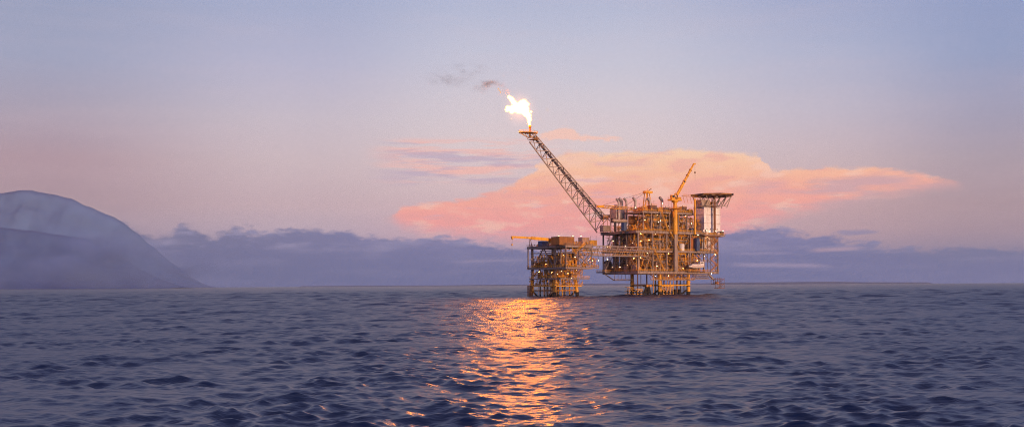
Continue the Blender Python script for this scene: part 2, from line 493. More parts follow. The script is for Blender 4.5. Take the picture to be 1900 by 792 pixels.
    # short stub pipe racks above the weather deck
# process levels
process_level(PO, 1.5, 62, .8, 20, ZC, ZM, 21, 800, 9, pipes=16)
process_level(PO, 1.5, 76, .8, 20, ZM, ZW, 22, 900, 11, pipes=17)
process_level(PO, 6.5, 55, 2.2, 20, ZW, ZU, 23, 700, 9, pipes=14)
process_level(PO, 26, 66, 26, 39, ZC, ZM, 31, 60, 0, pipes=3, bulk=True)
# mid-height grating level inside two storeys, as the photo's dense bands show
for z0, a0, a1 in ((ZC + 7.2, 12, 70), (ZM + 7, 8, 66), (ZW + 7, 12, 50)):
    m = mb('dark').box(a0, a1, 3, 11, z0 - .2, z0)
    m.mat('grey').beam((a0, 3, z0 - .1), (a1, 3, z0 - .1), .35, .5)
    m.build('grating_deck', PO)
    mb('yellow').rail([(a0, 3, z0), (a1, 3, z0)], 1.15, 1.9, .13).build('railing', PO)
# left-face clutter
rr = random.Random(77)
for z0, z1, n in ((ZC, ZM, 260), (ZM, ZW, 300)):
    for b0_, b1_ in ((3, 17), (18, 30), (31, 38)): mb(rr.choice(['dark', 'rust'])).box(8, 8.2, b0_, b1_, z0 + .01, z1 - rr.uniform(1, 3)).build('blast_wall', PO)
    m = MB()
    tmpm = MB(); fittings(tmpm, 1, 39, 1, 7, z0, z1 - 1.5, n, rr)
    tmpm.v = [(y, x, z) for x, y, z in tmpm.v]      # run it along the short face
    tag(tmpm.build('pipework', PO), kind='stuff')
    for k in range(5): floodlight(PO, (rr.uniform(0, 2), 4 + 7.5 * k + rr.uniform(0, 3), rr.uniform(z0 + 3, z1 - 2)), k == 2)
    for k in range(4):
        b = 5 + 9 * k; skid_b = mb(rr.choice(['ochre', 'rust', 'grey'])).box(2, 5, b, b + 5, z0 + .01, z0 + rr.uniform(2, 4.5)); skid_b.build('equipment_cabinet', PO)
m = MB(); fittings(m, 6, 54, 3, 18, ZU, ZU + 3.4, 330, rr); tag(m.build('pipework', PO), kind='stuff')
m = MB(); fittings(m, 24, 52, 2, 10, zl, ZC - 1.9, 200, rr); tag(m.build('pipework', PO), kind='stuff')
m = MB(); fittings(m, 54, 64, 4, 16, ZW, ZW + 11, 200, rr); tag(m.build('pipework', PO), kind='stuff')
m = MB(); fittings(m, .5, 22, 4, 34, ZW, ZW + 5, 330, rr); tag(m.build('pipework', PO), kind='stuff')
# roof-top equipment of the upper deck
for (a, b, w, d, h, mt) in ((7.5, 4, 5, 5, 3, 'ochre'), (14.5, 3.5, 6, 4, 4.4, 'rust'), (22, 4, 4.5, 5, 2.6, 'ochre'), (28, 3, 4, 4, 3.4, 'grey'), (38.5, 3, 5, 4, 3.6, 'ochre'), (45, 4, 4.5, 4, 4.6, 'rust'), (50.5, 3, 4, 4, 2.6, 'yellow')):
    skid(PO, a, a + w, b, b + d, ZU, h, mt, rr)
# lamps
for px, py, b, wt in ((1179, 385, 4, 1), (1229, 377, 6, 0), (1158, 412, 30, 0), (1132, 393, 34, 1), (1159, 429, 20, 1), (1222, 411, 1, 1), (1226, 409, 1, 1), (1189, 447, 0, 0),
                      (1192, 506, .5, 0), (1216, 511, -.3, 1), (1240, 511, 0, 0), (1137, 506, 33, 0), (1320, 507, 0, 1), (1253, 468, -.4, 0), (1307, 474, -.4, 0), (1327, 472, -.4, 1)):
    p = MAIN.L(px, py, b); floodlight(PO, tuple(p), bool(wt), .13)
# railings round the decks
for a0, a1, b, z in ((0, 77, -.05, ZC), (0, 77, .1, ZM), (-1.5, 60, -.05, ZW), (6, 56, 1.45, ZU)):
    mb('yellow').rail([(a0, b, z), (a1, b, z)], 1.2, 2.0, .15).build('railing', PO)
for b1, a, z in ((40, 0, ZC), (40, 0, ZM), (40, -1.5, ZW), (22, 6, ZU)):
    mb('yellow').rail([(a, .3, z), (a, b1, z)], 1.2, 2.0, .15).build('railing', PO)
# stairs on the long face
for (pa, za, pb, zb) in ((1262, ZM, 1243, ZW - .2), (1233, ZC, 1215, ZM - .2), (1240, ZW, 1228, ZU - .2)):
    m = mb('yellow').stair((MAIN.A(pa, -.9), -1.3, za), (MAIN.A(pb, -.9), -1.3, zb), 1.1); m.build('stair_flight', PO)
# stair tower at the right end
ta0, ta1 = MAIN.A(1316, 1), MAIN.A(1330, 1)
m = mb('grey')
for x in (ta0, ta1):
    for y in (-.6, 2.6): m.beam((x, y, ZC - 2), (x, y, ZW - 1.7), .3)
m.build('stair_tower_frame', PO)
z = ZC; k = 0
while z < ZW - 5:
    x0, x1 = (ta0 + .4, ta1 - .4) if k % 2 == 0 else (ta1 - .4, ta0 + .4)
    mb('ochre').stair((x0, -.2, z), (x1, -.2, z + 4.4), 1.1).build('stair_flight', PO)
    mb('ochre').box(ta0, ta1, 1.2, 2.4, z + 4.3, z + 4.4).rail([(ta0, -.6, z + 4.4), (ta1, -.6, z + 4.4)], 1.1, 1.8, .1).build('stair_landing', PO)
    z += 4.4; k += 1
# lower white cabins under the weather deck
la0, la1 = MAIN.A(1309, .3), MAIN.A(1333, .3)
zz0 = MAIN.Z(1320, 465, .3)
m = mb('white').box(la0, la1, 3.2, 14, zz0, ZW - 1.75)
m.mat('dark').box(la0 + 2, la0 + 3, 3.12, 3.197, zz0 + .2, zz0 + 2.3)
m.build('lower_cabin_block', PO)
brace(PO, (la0, .8, ZW - 1.8), (la1, .8, zz0), .35, 'rust'); brace(PO, (la1, .8, ZW - 3), (la0, .8, zz0), .35, 'rust')
# upper accommodation block
cb = 1.6
ca0, ca1 = MAIN.A(1307, cb), MAIN.A(1337, cb)
zt = MAIN.Z(1320, 384.5, cb)
m = mb('white').box(ca0, ca1, cb, cb + 11, ZW + .01, zt)
m.mat('grey')
for z in (ZW + (zt - ZW) * .36, ZW + (zt - ZW) * .7, zt - .1):
    m.box(ca0 - .12, ca1 + .12, cb - .12, cb - .003, z, z + .22); m.box(ca0 - .12, ca0 - .003, cb, cb + 11, z, z + .22)
blk = m.build('accommodation_block', PO)
for k in range(4):
    x = ca0 + 2.2 + 3.4 * k
    w_ = mb('glass').box(x, x + .9, cb - .09, cb - .02, ZW + 2.2, ZW + 3.1); w_.mat('grey').box(x - .1, x + 1, cb - .06, cb - .003, ZW + 2.1, ZW + 2.197).build('window', None)
    o = [o for o in COL.objects if o.parent is None and o.type == 'MESH' and o.name.startswith('window')][0]; o.parent = blk
dd = mb('dark').box(ca0 + .7, ca0 + 1.6, cb - .08, cb - .003, ZW + .05, ZW + 2.1).build('door', blk)
# roof room below the helideck
zh = MAIN.Z(1322, 362, 1.2)
m = mb('pale').box(ca0 - 2, ca0 + 6.5, cb + .5, cb + 8, zt, zt + 5.3)
m.mat('ochre').box(ca0 + 6.6, ca0 + 9.4, cb + .4, cb + 3, zt, zt + 4); m.build('roof_plant_room', PO)
# walkway round the block foot with overhang on the right
wa0, wa1 = MAIN.A(1304, -2), MAIN.A(1344, -2)
m = mb('grey').box(wa0, wa1, -3.2, 1.5, ZW - 2.2, ZW - 1.75); m.box(wa1 - 5, wa1, -3.2, 5, ZW - 2.8, ZW - 2.21)
m.mat('rust').box(wa0 + 2, wa1 - 2, -2.6, 1, ZW - 3.1, ZW - 2.21)
m.mat('yellow').rail([(wa0, 1.5, ZW - 1.75), (wa0, -3.2, ZW - 1.75), (wa1, -3.2, ZW - 1.75), (wa1, 4, ZW - 1.75)], 1.2, 1.6, .15)
m.mat('dark').box(wa1 - 3.4, wa1 - .8, -2.4, .4, ZW - 1.75, ZW + 1.2)
m.mat('white').box(wa0 + 3.5, wa0 + 5, -2.6, -1.2, ZW - 1.75, ZW + .9); m.box(wa1 - 6.4, wa1 - 5, -2.4, -1, ZW - 1.75, ZW + .3)
m.build('muster_walkway', PO)
for px in (1305, 1311, 1317, 1328, 1342):
    floodlight(PO, (MAIN.A(px, -3), -3, ZW + rr.uniform(.2, 1.6)), True, .12)
# helideck: octagonal plate on a tubular truss
hc = Vector((MAIN.A(1322, 1.2), 1.2, zh)); HR = 15.4
hd = bpy.data.objects.new('helideck', None); COL.objects.link(hd); hd.parent = PO; hd.location = hc
def octo(r, z, off=PI / 8): return [(r * math.cos(off + k * PI / 4), r * math.sin(off + k * PI / 4), z) for k in range(8)]
m = MB().mat('green')
t, b_ = octo(HR, 0), octo(HR, -.45)
m._add(t, [tuple(range(8))]); m.mat('pale')._add(b_, [tuple(range(7, -1, -1))]); m.mat('ochre')._add(t + b_, [(k + 8, (k + 1) % 8 + 8, (k + 1) % 8, k) for k in range(8)])
m.build('landing_deck', hd)
m = MB().mat('wire')
i_, o_ = octo(HR + .03, -.1), octo(HR + 1.2, .1)
m._add(i_ + o_, [(k, (k + 1) % 8, (k + 1) % 8 + 8, k + 8) for k in range(8)])
for k in range(8):
    m.beam(o_[k], o_[(k + 1) % 8], .12); m.beam(i_[k], o_[k], .12)
    for j in range(1, 5): m.beam(Vector(i_[k]).lerp(Vector(i_[(k + 1) % 8]), j / 5), Vector(o_[k]).lerp(Vector(o_[(k + 1) % 8]), j / 5), .1)
m.build('safety_net', hd)
m = mb('grey')
for y in (-10, -5, 0, 5, 10):
    w = HR * .92 if abs(y) < 6 else HR * .66
    m.beam((-w, y, -.75), (w, y, -.75), .3, .6)
m.mat('ochre')
for x in (-12, -6, 0, 6, 12):
    w = HR * .92 if abs(x) < 7 else HR * .55
    m.beam((x, -w, -1.1), (x, w, -1.1), .3, .4)
m.build('deck_beams', hd)
m = mb('pale')
low = zt + .8 - zh
for y in (-7, 0, 7):
    for x0, x1 in ((-12.5, -9.5), (-2.2, -7), (-2.2, 3.5), (8, 3.5)): m.tube((x0, y, -1.2), (x1, y, low), .26, n=8)
    m.tube((13.6, y * .8, -1), (6.5, y * .8, low), .34, n=8); m.tube((13.6, y * .8, -1), (9.2, y * .8, low - 1.2), .3, n=8)
    m.tube((-9, y, low), (7.5, y, low - .2), .22, n=8)
for x0 in (-7, 3.5): m.tube((x0, -7, low), (x0, 7, low), .2, n=8)
m.build('support_truss', hd)
a = MAIN.A(1326.5, -1); m = mb('rust').tube((a, -1, ZW - 1.7), (a, -1, zh - 1.4), .85, n=14); m.build('helideck_column', PO)
a = MAIN.A(1290, -.5)
m = mb('yellow').tube((a, -.5, ZW - 1.7), (a, -.5, MAIN.Z(1290, 369, -.5)), .75, n=12)
m.lathe((a, -.5, MAIN.Z(1290, 372, -.5)), [(.8, 0), (1.0, .1), (1.0, .4), (.8, .5)], 12); m.build('vent_pipe', PO)
# access bridge between upper deck and helideck
a0, a1 = MAIN.A(1268, 2), MAIN.A(1300, 2); zb = MAIN.Z(1280, 364, 2)
m = mb('ochre').box(a0, a1, 2, 3.4, zb - .25, zb).rail([(a0, 2, zb), (a1, 2, zb)], 1.2, 1.8, .12)
for k in range(6): x = a0 + (a1 - a0) * k / 5; m.beam((x, 2, zb - .2), (x + 1.5, 2, zb - 5), .2)
m.build('access_gangway', PO)

# heat recovery unit with three bent stacks, left of the upper deck
def stack(a, b, z0, z1, r, name='exhaust_stack', bend=3.4):
    m = mb('alu').tube((a, b, z0), (a, b, z1 - 3.2), r, n=14)
    pts = []; 
    for k in range(6):
        t = k / 5 * R(46); pts.append((a - bend * (1 - math.cos(t)) * 2.2, b, z1 - 3.2 + 3.0 * math.sin(t) / math.sin(R(46))))
    for p, q in zip(pts[:-1], pts[1:]): m.tube(p, q, r * 1.02, n=14)
    for k in pts[1:-1]: m.ball(k, r * 1.02, 12, 8)
    m.mat('dark').tube(pts[-1], (pts[-1][0] - .02, b, pts[-1][2] + .06), r * .85, n=12)
    m.mat('alu'); m.lathe((a, b, z0 + .5), [(r + .02, 0), (r + .12, .02), (r + .12, .2), (r + .02, .22)], 14)
    m.build(name, PO)
hb = 24
ha0, ha1 = MAIN.A(1143.5, hb), MAIN.A(1160, hb)
zb0, zb1, zb2 = MAIN.Z(1152, 405, hb), MAIN.Z(1152, 387, hb), MAIN.Z(1152, 379, hb)
m = mb('alu'); bb0, bb1 = hb, hb + 7
m.box(ha0, ha1, bb0, bb1, zb0, zb1)
mx = (ha0 + ha1) / 2
m._add([(ha0, bb0, zb1), (ha1, bb0, zb1), (ha1, bb1, zb1), (ha0, bb1, zb1), (mx - 1.6, bb0 + 2.5, zb2), (mx + 1.6, bb0 + 2.5, zb2), (mx + 1.6, bb1 - 2.5, zb2), (mx - 1.6, bb1 - 2.5, zb2)],
       [(0, 1, 5, 4), (1, 2, 6, 5), (2, 3, 7, 6), (3, 0, 4, 7), (4, 5, 6, 7)])
m.mat('grey')
for z in (zb0, (zb0 + zb1) / 2, zb1 - .2): m.box(ha0 - .15, ha1 + .15, bb0 - .15, bb0 - .003, z, z + .2); m.box(ha0 - .15, ha0 - .003, bb0, bb1, z, z + .2)
for x in (ha0 + .2, ha1 - .2):
    for y in (bb0 + .2, bb1 - .2): m.beam((x, y, ZW), (x, y, zb0), .4)
m.mat('dark').box(ha0 + .6, ha1 - .6, bb0 + .6, bb1 - .6, zb0 - 3, zb0)
m.build('heat_recovery_unit', PO)
stack(MAIN.A(1145.5, hb + 1), hb - 1, zb0 - 4, MAIN.Z(1145, 369, hb), .75)
stack(MAIN.A(1154, hb + 3.5), hb + 3.5, zb2 - 1, MAIN.Z(1152, 367.5, hb), 1.15)
stack(MAIN.A(1163, hb + 1), hb + 1, zb0 - 4, MAIN.Z(1162, 368, hb), .8)
stack(MAIN.A(1180, 14), 14, ZU, MAIN.Z(1178, 367, 14), 1.0)
stack(MAIN.A(1207, 12), 12, ZU, MAIN.Z(1206, 368, 12), .9)
stack(MAIN.A(1229, 8), 8, ZU, MAIN.Z(1229, 366, 8), 1.0)
# long duct lying in front of the unit
z = MAIN.Z(1150, 409.5, 18)
m = mb('pale').vessel(((MAIN.A(1137, 18) + MAIN.A(1164, 18)) / 2, 18, z), 1.15, MAIN.A(1164, 18) - MAIN.A(1137, 18), 'x')
m.mat('dark')
for px in (1142, 1159): m.box(MAIN.A(px, 18) - .3, MAIN.A(px, 18) + .3, 17, 19, ZW + .01, z - .8)
m.build('pressure_vessel', PO)
# cantilevered service frame under the boom foot
m = mb('ochre')
f0, f1 = MAIN.A(1114, 36), MAIN.A(1128, 36)
for z in (ZW + .1, MAIN.Z(1120, 404, 36)): m.box(f0, f1, 32, 38, z - .2, z); m.rail([(f0, 32, z), (f1, 32, z)], 1.1, 1.6, .14)
for x in (f0, (f0 + f1) / 2, f1): m.beam((x, 32, ZW), (x, 32, MAIN.Z(1120, 404, 36)), .25)
m.mat('pale').vessel(((f0 + f1) / 2, 33, MAIN.Z(1120, 404, 36) + 1.2), 1.0, f1 - f0, 'x')
m.build('ignition_skid', PO)
# lamp and instrument masts
for px, py, b, zb_ in ((1132, 392, 33, ZW), (1171, 381, 9, ZU), (1241, 365, 7, ZU), (1246, 366, 10, ZU), (1186, 377, 4, ZU), (1213, 372, 5, ZU)):
    p = MAIN.L(px, py, b); mb('wire').tube((p.x, b, zb_), (p.x, b, p.z), .11, .06, n=6).beam((p.x - .7, b, p.z - .6), (p.x + .7, b, p.z - .6), .1).build('mast', PO)
# vertical caissons of grey below weather deck, and a big fan/hose drum at the left end
p = MAIN.L(1127.5, 490.5, 33)
m = mb('dark').lathe((p.x, 33, p.z), [(.3, -1.2), (2.9, -1.2), (3.0, -.9), (2.2, -.8), (2.2, .8), (3.0, .9), (2.9, 1.2), (.3, 1.2)], 24, 'y')
m.mat('grey').box(p.x - 3.4, p.x - 3.05, 31.8, 34.2, ZC, p.z + .5); m.box(p.x + 3.05, p.x + 3.4, 31.8, 34.2, ZC, p.z + .5)
m.build('hose_reel', PO)
# left outrigger deck at cellar level
m = mb('grey').box(-5.5, 0, 30, 40, ZC - .9, ZC - .05); m.mat('yellow').rail([(0, 30, ZC), (-5.5, 30, ZC), (-5.5, 40, ZC)], 1.2, 1.8, .14)
m.mat('grey').beam((-5, 31, ZC), (0, 31, ZM - 6), .5); m.build('outrigger_deck', PO)
adopt(PO, P, 40, 20)

# ================================================================== WELLHEAD PLATFORM
W = tag(WELL.empty('wellhead_platform', 12, 19, 0),
        'smaller four-level yellow and grey wellhead platform over a row of vertical pipes', 'oil platform')
WO = WELL.empty('tmp')
Z1, Z2, Z3, Z4 = 33.4, 19.4, 12.4, 7.6
deck(WO, 0, 24, 0, 38, Z1, 1.5, step=4)
deck(WO, 0, 24, 0, 38, Z2, 1.3, step=4)
deck(WO, 1, 27, 6, 37, Z3, .8, step=5)
deck(WO, 1, 24, 10, 37, Z4, .7, 'yellow', step=5)
WL = [(3, 13.5), (21.4, 13.5), (3, 36), (21.4, 36)]
for a, b in WL:
    bx, by = (-1.0 if a < 10 else 1.2), (-.8 if b < 20 else .8)
    m = mb('growth').tube((a + bx * 1.6, b + by * 1.6, -10), (a + bx * .6, b + by * .6, 3.2), 1.25, n=16)
    m.mat('yellow').tube((a + bx * .6, b + by * .6, 3.2), (a, b, 9), 1.2, n=16).tube((a, b, 9), (a, b, Z3 + .3), 1.05, n=16)
    m.mat('grey').tube((a, b, Z3 + .3), (a, b, Z1 - 1.5), .85, n=16)
    m.build('leg', WO)
for x, y in ((.5, .5), (23.5, .5), (.5, 37.4), (23.5, 37.4), (12, .5)):
    column(WO, x, y, Z2, Z1 - 1.5, .6)
# braces of the left face and right face
brace(WO, (2.6, 24.5, Z1 - 1.6), (2.6, 35, Z2), .8); brace(WO, (2.6, 24, Z1 - 1.6), (2.6, 14.4, Z2), .8)
brace(WO, (2.6, 6, Z1 - 1.6), (2.6, 12.8, Z2 + 3), .6); brace(WO, (4, 13, Z1 - 1.6), (12, 13, Z2), .6); brace(WO, (20.5, 13, Z1 - 1.6), (12.4, 13, Z2), .6)
brace(WO, (22, 1, Z1 - 6), (22, 12, Z2), .6); brace(WO, (8, .7, Z2 + 9), (17, .7, Z2), .6)
for p, q in (((3, 13.5), (3, 36)), ((3, 13.5), (21.4, 13.5)), ((21.4, 13.5), (21.4, 36)), ((3, 36), (21.4, 36))):
    mb('ochre').tube((*p, 4.2), (*q, 4.2), .4, n=10).build('jacket_brace', WO)
    mb('growth').tube((*p, 4.0), ((p[0] + q[0]) / 2, (p[1] + q[1]) / 2, -4), .55, n=10).build('jacket_brace', WO)
    mb('growth').tube((*q, 4.0), ((p[0] + q[0]) / 2, (p[1] + q[1]) / 2, -4), .55, n=10).build('jacket_brace', WO)
# vertical well conductors
for i in range(4):
    for j in range(3):
        a, b = 5.6 + j * 6.2 + (i % 2) * .8, 15.8 + i * 5.4
        mt = ['pale', 'rust', 'ochre'][(i + j) % 3] if j else 'pale'
        m = mb('growth').tube((a, b, -8), (a, b, 1.5), .5, n=12); m.mat(mt).tube((a, b, 1.5), (a, b, Z2 - .3), .5, n=12)
        m.mat('yellow').lathe((a, b, Z2 - 5.5), [(.55, 0), (.8, .05), (.8, .4), (.55, .45)], 12); m.build('well_conductor', WO)
rr = random.Random(9)
for i in range(26):
    a, b = rr.choice([1.6, rr.uniform(2, 23)]), rr.uniform(10, 36)
    if rr.random() < .5: b = 10.6
    m = mb('growth').tube((a, b, -4), (a, b, 1.2), .17, n=6); m.mat(rr.choice(['rust', 'ochre', 'yellow', 'pale'])).tube((a, b, 1.2), (a + rr.uniform(-.6, .6), b, Z4 + rr.choice([-.5, 4.6])), .17, n=6)
    m.build('riser', WO)
m = mb('rust')
for k in range(9): b = 34.5 + k * .35; m.beam((.2 - .02 * k, 33.4 + k * .55, -2), (.2, 33.4 + k * .55, Z4), .2)
for z in (1, 3, 5): m.beam((.2, 33.4, z), (.2, 38, z), .22)
m.build('boat_landing', WO)
def wl(pt, n, seed, a0, a1, z0, z1, cols=None):
    q = MB(); r_ = random.Random(seed); fittings(q, a0, a1, .6, 7, z0, z1, n, r_)
    return q
for z0, z1, n in ((Z2, Z1 - 1.5, 330), (Z3, Z2 - 1.3, 300), (Z4, Z3 - .8, 120)):
    r_ = random.Random(int(z0 * 7))
    q = MB(); fittings(q, .6, 37, .6, 11, z0, min(z1, z0 + 8), n, r_)
    q.v = [(y, x, z) for x, y, z in q.v]; tag(q.build('pipework', WO), kind='stuff')
    q = MB(); fittings(q, 1, 23.5, .6, 9, z0, z1, int(n * .7), r_)
    if z0 > 12.5 or True:
        if z0 < Z2: q.v = [(x, y + 6, z) for x, y, z in q.v]
    tag(q.build('pipework', WO), kind='stuff')
r_ = random.Random(44)
for a_, b0_, b1_ in ((13, 4, 20), (14, 21, 33)): mb('dark').box(a_, a_ + .25, b0_, b1_, Z2 + .01, Z1 - 5).build('blast_wall', WO)
q = MB(); fittings(q, 9, 23.5, .8, 12, Z1, Z1 + 2.6, 150, r_); tag(q.build('pipework', WO), kind='stuff')
q = MB(); fittings(q, 1, 14, 14, 36, Z1, Z1 + 1.5, 60, r_); tag(q.build('pipework', WO), kind='stuff')
mb('rust').box(6, 20, 20, 20.25, Z2 + .01, Z1 - 6).build('blast_wall', WO)
for k in range(5):
    b = 3.5 + 7 * k
    m = mb(r_.choice(['ochre', 'rust', 'ochre'])).box(3.5, 7, b, b + 4, Z2 + .01, Z2 + r_.uniform(2.5, 5.5)); m.mat('dark').box(3.42, 3.497, b + .5, b + 1.5, Z2 + .3, Z2 + 2.3).box(3.42, 3.497, b + 2.2, b + 3.4, Z2 + .9, Z2 + 2.0); m.build('equipment_cabinet', WO)
    vessel_part(WO, 10.5, b + 1.5, Z2, 1.0, 4.5, r_.choice(['pale', 'ochre', 'rust']), k % 2 == 0)
    m = mb('rust').box(8, 8.2, b, b + 5, Z3 + .01, Z2 - 3); m.build('blast_wall', WO)
for k in range(3): vessel_part(WO, 5 + 7 * k, 3, Z2, .9, 4, r_.choice(['pale', 'ochre']), k == 1)
for i in range(7):
    z = Z2 + r_.uniform(5, 11); b = r_.uniform(1, 30)
    pipe_part(WO, [(r_.uniform(1, 6), b, Z2), (r_.uniform(1.2, 4), b, z), (2 + i * .6, min(37, b + r_.uniform(8, 20)), z)], r_.uniform(.18, .32), r_.choice(['pale', 'yellow', 'rust']))
m = mb('grey')
for b in (7, 20, 30): m.beam((.6, b, Z2 + 9.5), (23, b, Z2 + 9.5), .3)
for a in (2, 7, 12): m.beam((a, .6, Z2 + 9.5), (a, 37, Z2 + 9.5), .3)
m.build('pipe_rack', WO)
for pts in ([(24, -.05, Z1), (0, -.05, Z1), (0, 38, Z1)], [(24, -.05, Z2), (-.0, -.05, Z2), (0, 38, Z2)], [(27, 6, Z3), (1, 6, Z3), (1, 37, Z3)], [(24, 10, Z4), (1, 10, Z4), (1, 37, Z4)]):
    mb('yellow' if pts[0][2] != Z1 else 'grey').rail(pts, 1.2, 2.0, .13).build('railing', WO)
for px, py, b, wt in ((993, 470, 34, 1), (1046, 472, 4, 0), (1067, 477, 1, 1), (1042, 502, 3, 0), (1069, 501, 8, 0), (1054, 507, 3, 1), (1000, 504, 30, 0), (1093, 481, .6, 1), (1083, 476, 2, 0),
                      (1100, 483, 1, 0), (1013, 490, 22, 0), (1110, 482, 0, 1), (1037, 438, 4, 1), (1063, 438, 1, 1), (1078, 437, 1, 0), (1024, 505, 12, 0), (1035, 508, 8, 0), (1060, 515, 8, 0)):
    p = WELL.L(px, py, b); floodlight(WO, tuple(p), bool(wt), .10)
# right-hand stairs and the outrigger levels that reach toward the bridge
p = WELL.L(1087, 452, -1.4); q = WELL.L(1068, 468, -1.4)
mb('yellow').stair((q.x, -1.4, q.z), (p.x, -1.4, p.z), 1.2).build('stair_flight', WO)
p = WELL.L(1086, 493, 3); q = WELL.L(1068, 513, 3)
mb('ochre').stair((q.x, 3, q.z), (p.x, 3, p.z), 1.2).build('stair_flight', WO)
p = WELL.L(1073, 472, -.5); q = WELL.L(1092, 492, -.5)
brace(WO, p, q, .7)
m = mb('ochre').box(23.8, 30.5, 1, 7, Z2 - .5, Z2); m.rail([(23.8, 1, Z2), (30.5, 1, Z2), (30.5, 7, Z2)], 1.2, 1.6, .14); m.mat('grey').beam((24, 1, Z2 - .4), (30.5, 1, Z2 - .4), .5, .8); m.build('outrigger_deck', WO)
m = MB(); fittings(m, 22, 30, 1, 6, Z2, Z2 + 6, 70, r_); tag(m.build('pipework', WO), kind='stuff')
m = mb('grey').box(23, 33, 3, 8, Z1 - 2.6, Z1 - 2.2).box(23, 33, 3, 8, Z1 - 6.2, Z1 - 5.9); m.beam((32, 3.4, Z1 - 6), (32, 3.4, Z1 - 2), .3).beam((27, 3.4, Z1 - 6), (27, 3.4, Z1 - 2), .3).beam((23, 3.4, Z1 - 2.2), (27, 3.4, Z1 - 6), .3); m.rail([(23, 3, Z1 - 5.9), (33, 3, Z1 - 5.9)], 1.2, 2, .12)
m.build('bridge_support', WO)
p = WELL.L(1110, 478, 3); mb('wire').tube((p.x, 3, Z2), (p.x, 3, p.z + 2), .12, n=6).build('mast', WO)
for px, py, b in ((1036, 436, 8), (1061, 436, 3), (1096, 438, 3), (1106, 437, 6)):
    p = WELL.L(px, py, b); mb('wire').tube((p.x, b, Z1), (p.x, b, p.z), .1, n=6).build('mast', WO)
adopt(WO, W, 12, 19)

# ---- things standing on the wellhead platform
def thing_at(fr, name, px, py, b, label, cat, group=None):
    p = fr.L(px, py, b); o = fr.empty(name, p.x, b, p.z); tag(o, label, cat, group); return o, p
# crane
cr, p = thing_at(WELL, 'deck_crane', 1029, 452, 13, 'ochre knuckle crane with boom laid level and a hook hanging at its tip', 'crane')
cr.location.z = Z1
tip = WELL.L(950, 439.5, 13) - Vector((p.x, 13, Z1)); root_ = WELL.L(1021, 443.5, 13) - Vector((p.x, 13, Z1))
hx = WELL.A(1037, 13) - p.x; lx = WELL.A(1021, 13) - p.x
mb('yellow').tube((0, 0, 0), (0, 0, 1.4), 1.2, n=14).build('pedestal', cr)
m = mb('yellow').box(lx, hx, -1.5, 1.8, 1.2, 4.0); m.mat('glass').box(lx + .5, lx + 1.8, -1.56, -1.503, 2.4, 3.5); m.mat('dark').box(hx - 1.6, hx - .4, -1.56, -1.503, 1.6, 3.2)
m.mat('rust').tube((lx + 2, .2, 4.0), (lx + 2, .2, 4.9), .7, n=10); m.build('cab', cr)
m = MB().mat('yellow'); m.beam(root_ + Vector((.5, 0, -.4)), tip.lerp(root_, .5) + Vector((0, 0, 0)), 1.0, 1.9); m.beam(tip.lerp(root_, .5), tip, .8, 1.2)
m.beam(tip + Vector((-.4, 0, .3)), tip + Vector((.6, 0, -1.4)), .9, .9); m.build('boom', cr)
m = mb('wire').tube(tip + Vector((.2, 0, -1)), WELL.L(950, 452, 13) - Vector((p.x, 13, Z1)), .09, n=6)
hk = WELL.L(950, 453, 13) - Vector((p.x, 13, Z1))
m.mat('yellow').lathe(hk + Vector((0, 0, -1)), [(.1, 0), (.45, .3), (.45, 1.1), (.15, 1.4)], 10); m.mat('wire').tube(hk, WELL.L(950, 472, 13) - Vector((p.x, 13, Z1)), .1, .06, n=6)
m.build('hook_block', cr)
st, q = thing_at(WELL, 'boom_rest', 984, 452, 34, 'short grey steel trestle under the level crane boom', 'trestle'); st.location.z = Z1
dz = WELL.Z(984, 444, 34) - Z1
mb('grey').beam((-1, 0, 0), (-.4, 0, dz), .3).beam((1, 0, 0), (.4, 0, dz), .3).beam((-.9, 0, dz), (.9, 0, dz), .4).beam((0, -2, 0), (0, 0, dz), .25).build('frame', st)

def module(fr, name, px0, px1, pyt, b, zb, dep, mat, label, cat, group=None, ribs='dark'):
    a0, a1 = fr.A(px0, b), fr.A(px1, b); h = fr.Z((px0 + px1) / 2, pyt, b) - zb
    o = fr.empty(name, (a0 + a1) / 2, b + dep / 2, zb); tag(o, label, cat, group); w = (a1 - a0) / 2
    m = mb(mat).box(-w, w, -dep / 2, dep / 2, .15, h); k = -w + .4
    m.mat('dark').box(-w + .1, w - .1, -dep / 2 + .1, dep / 2 - .1, 0, .15)
    m.build('body', o)
    m = mb(ribs); 
    while k < w - .3: m.box(k, k + .16, -dep / 2 - .1, -dep / 2 - .003, .2, h - .15); k += .75
    m.box(-w - .06, w + .06, -dep / 2 - .12, dep / 2 + .06, h + .003, h + .15)
    m.build('ribs', o)
    return o
module(WELL, 'generator_module', 1038.5, 1066, 439.5, 2, Z1, 8, 'amber', 'dark orange ribbed module on the smaller platform roof', 'generator')
module(WELL, 'cargo_container', 1006, 1020, 447.5, 24, Z1, 4, 'blue', 'blue container under the level crane boom', 'container')
module(WELL, 'control_panel', 1081, 1094, 441, 2, Z1, 4, 'pale', 'pale grey panel unit right of the dark orange module', 'cabinet', ribs='ochre')
module(WELL, 'pipe_basket', 1095, 1108, 446, 3, Z1, 2, 'yellow', 'long yellow basket at the bridge end of the smaller platform roof', 'basket')

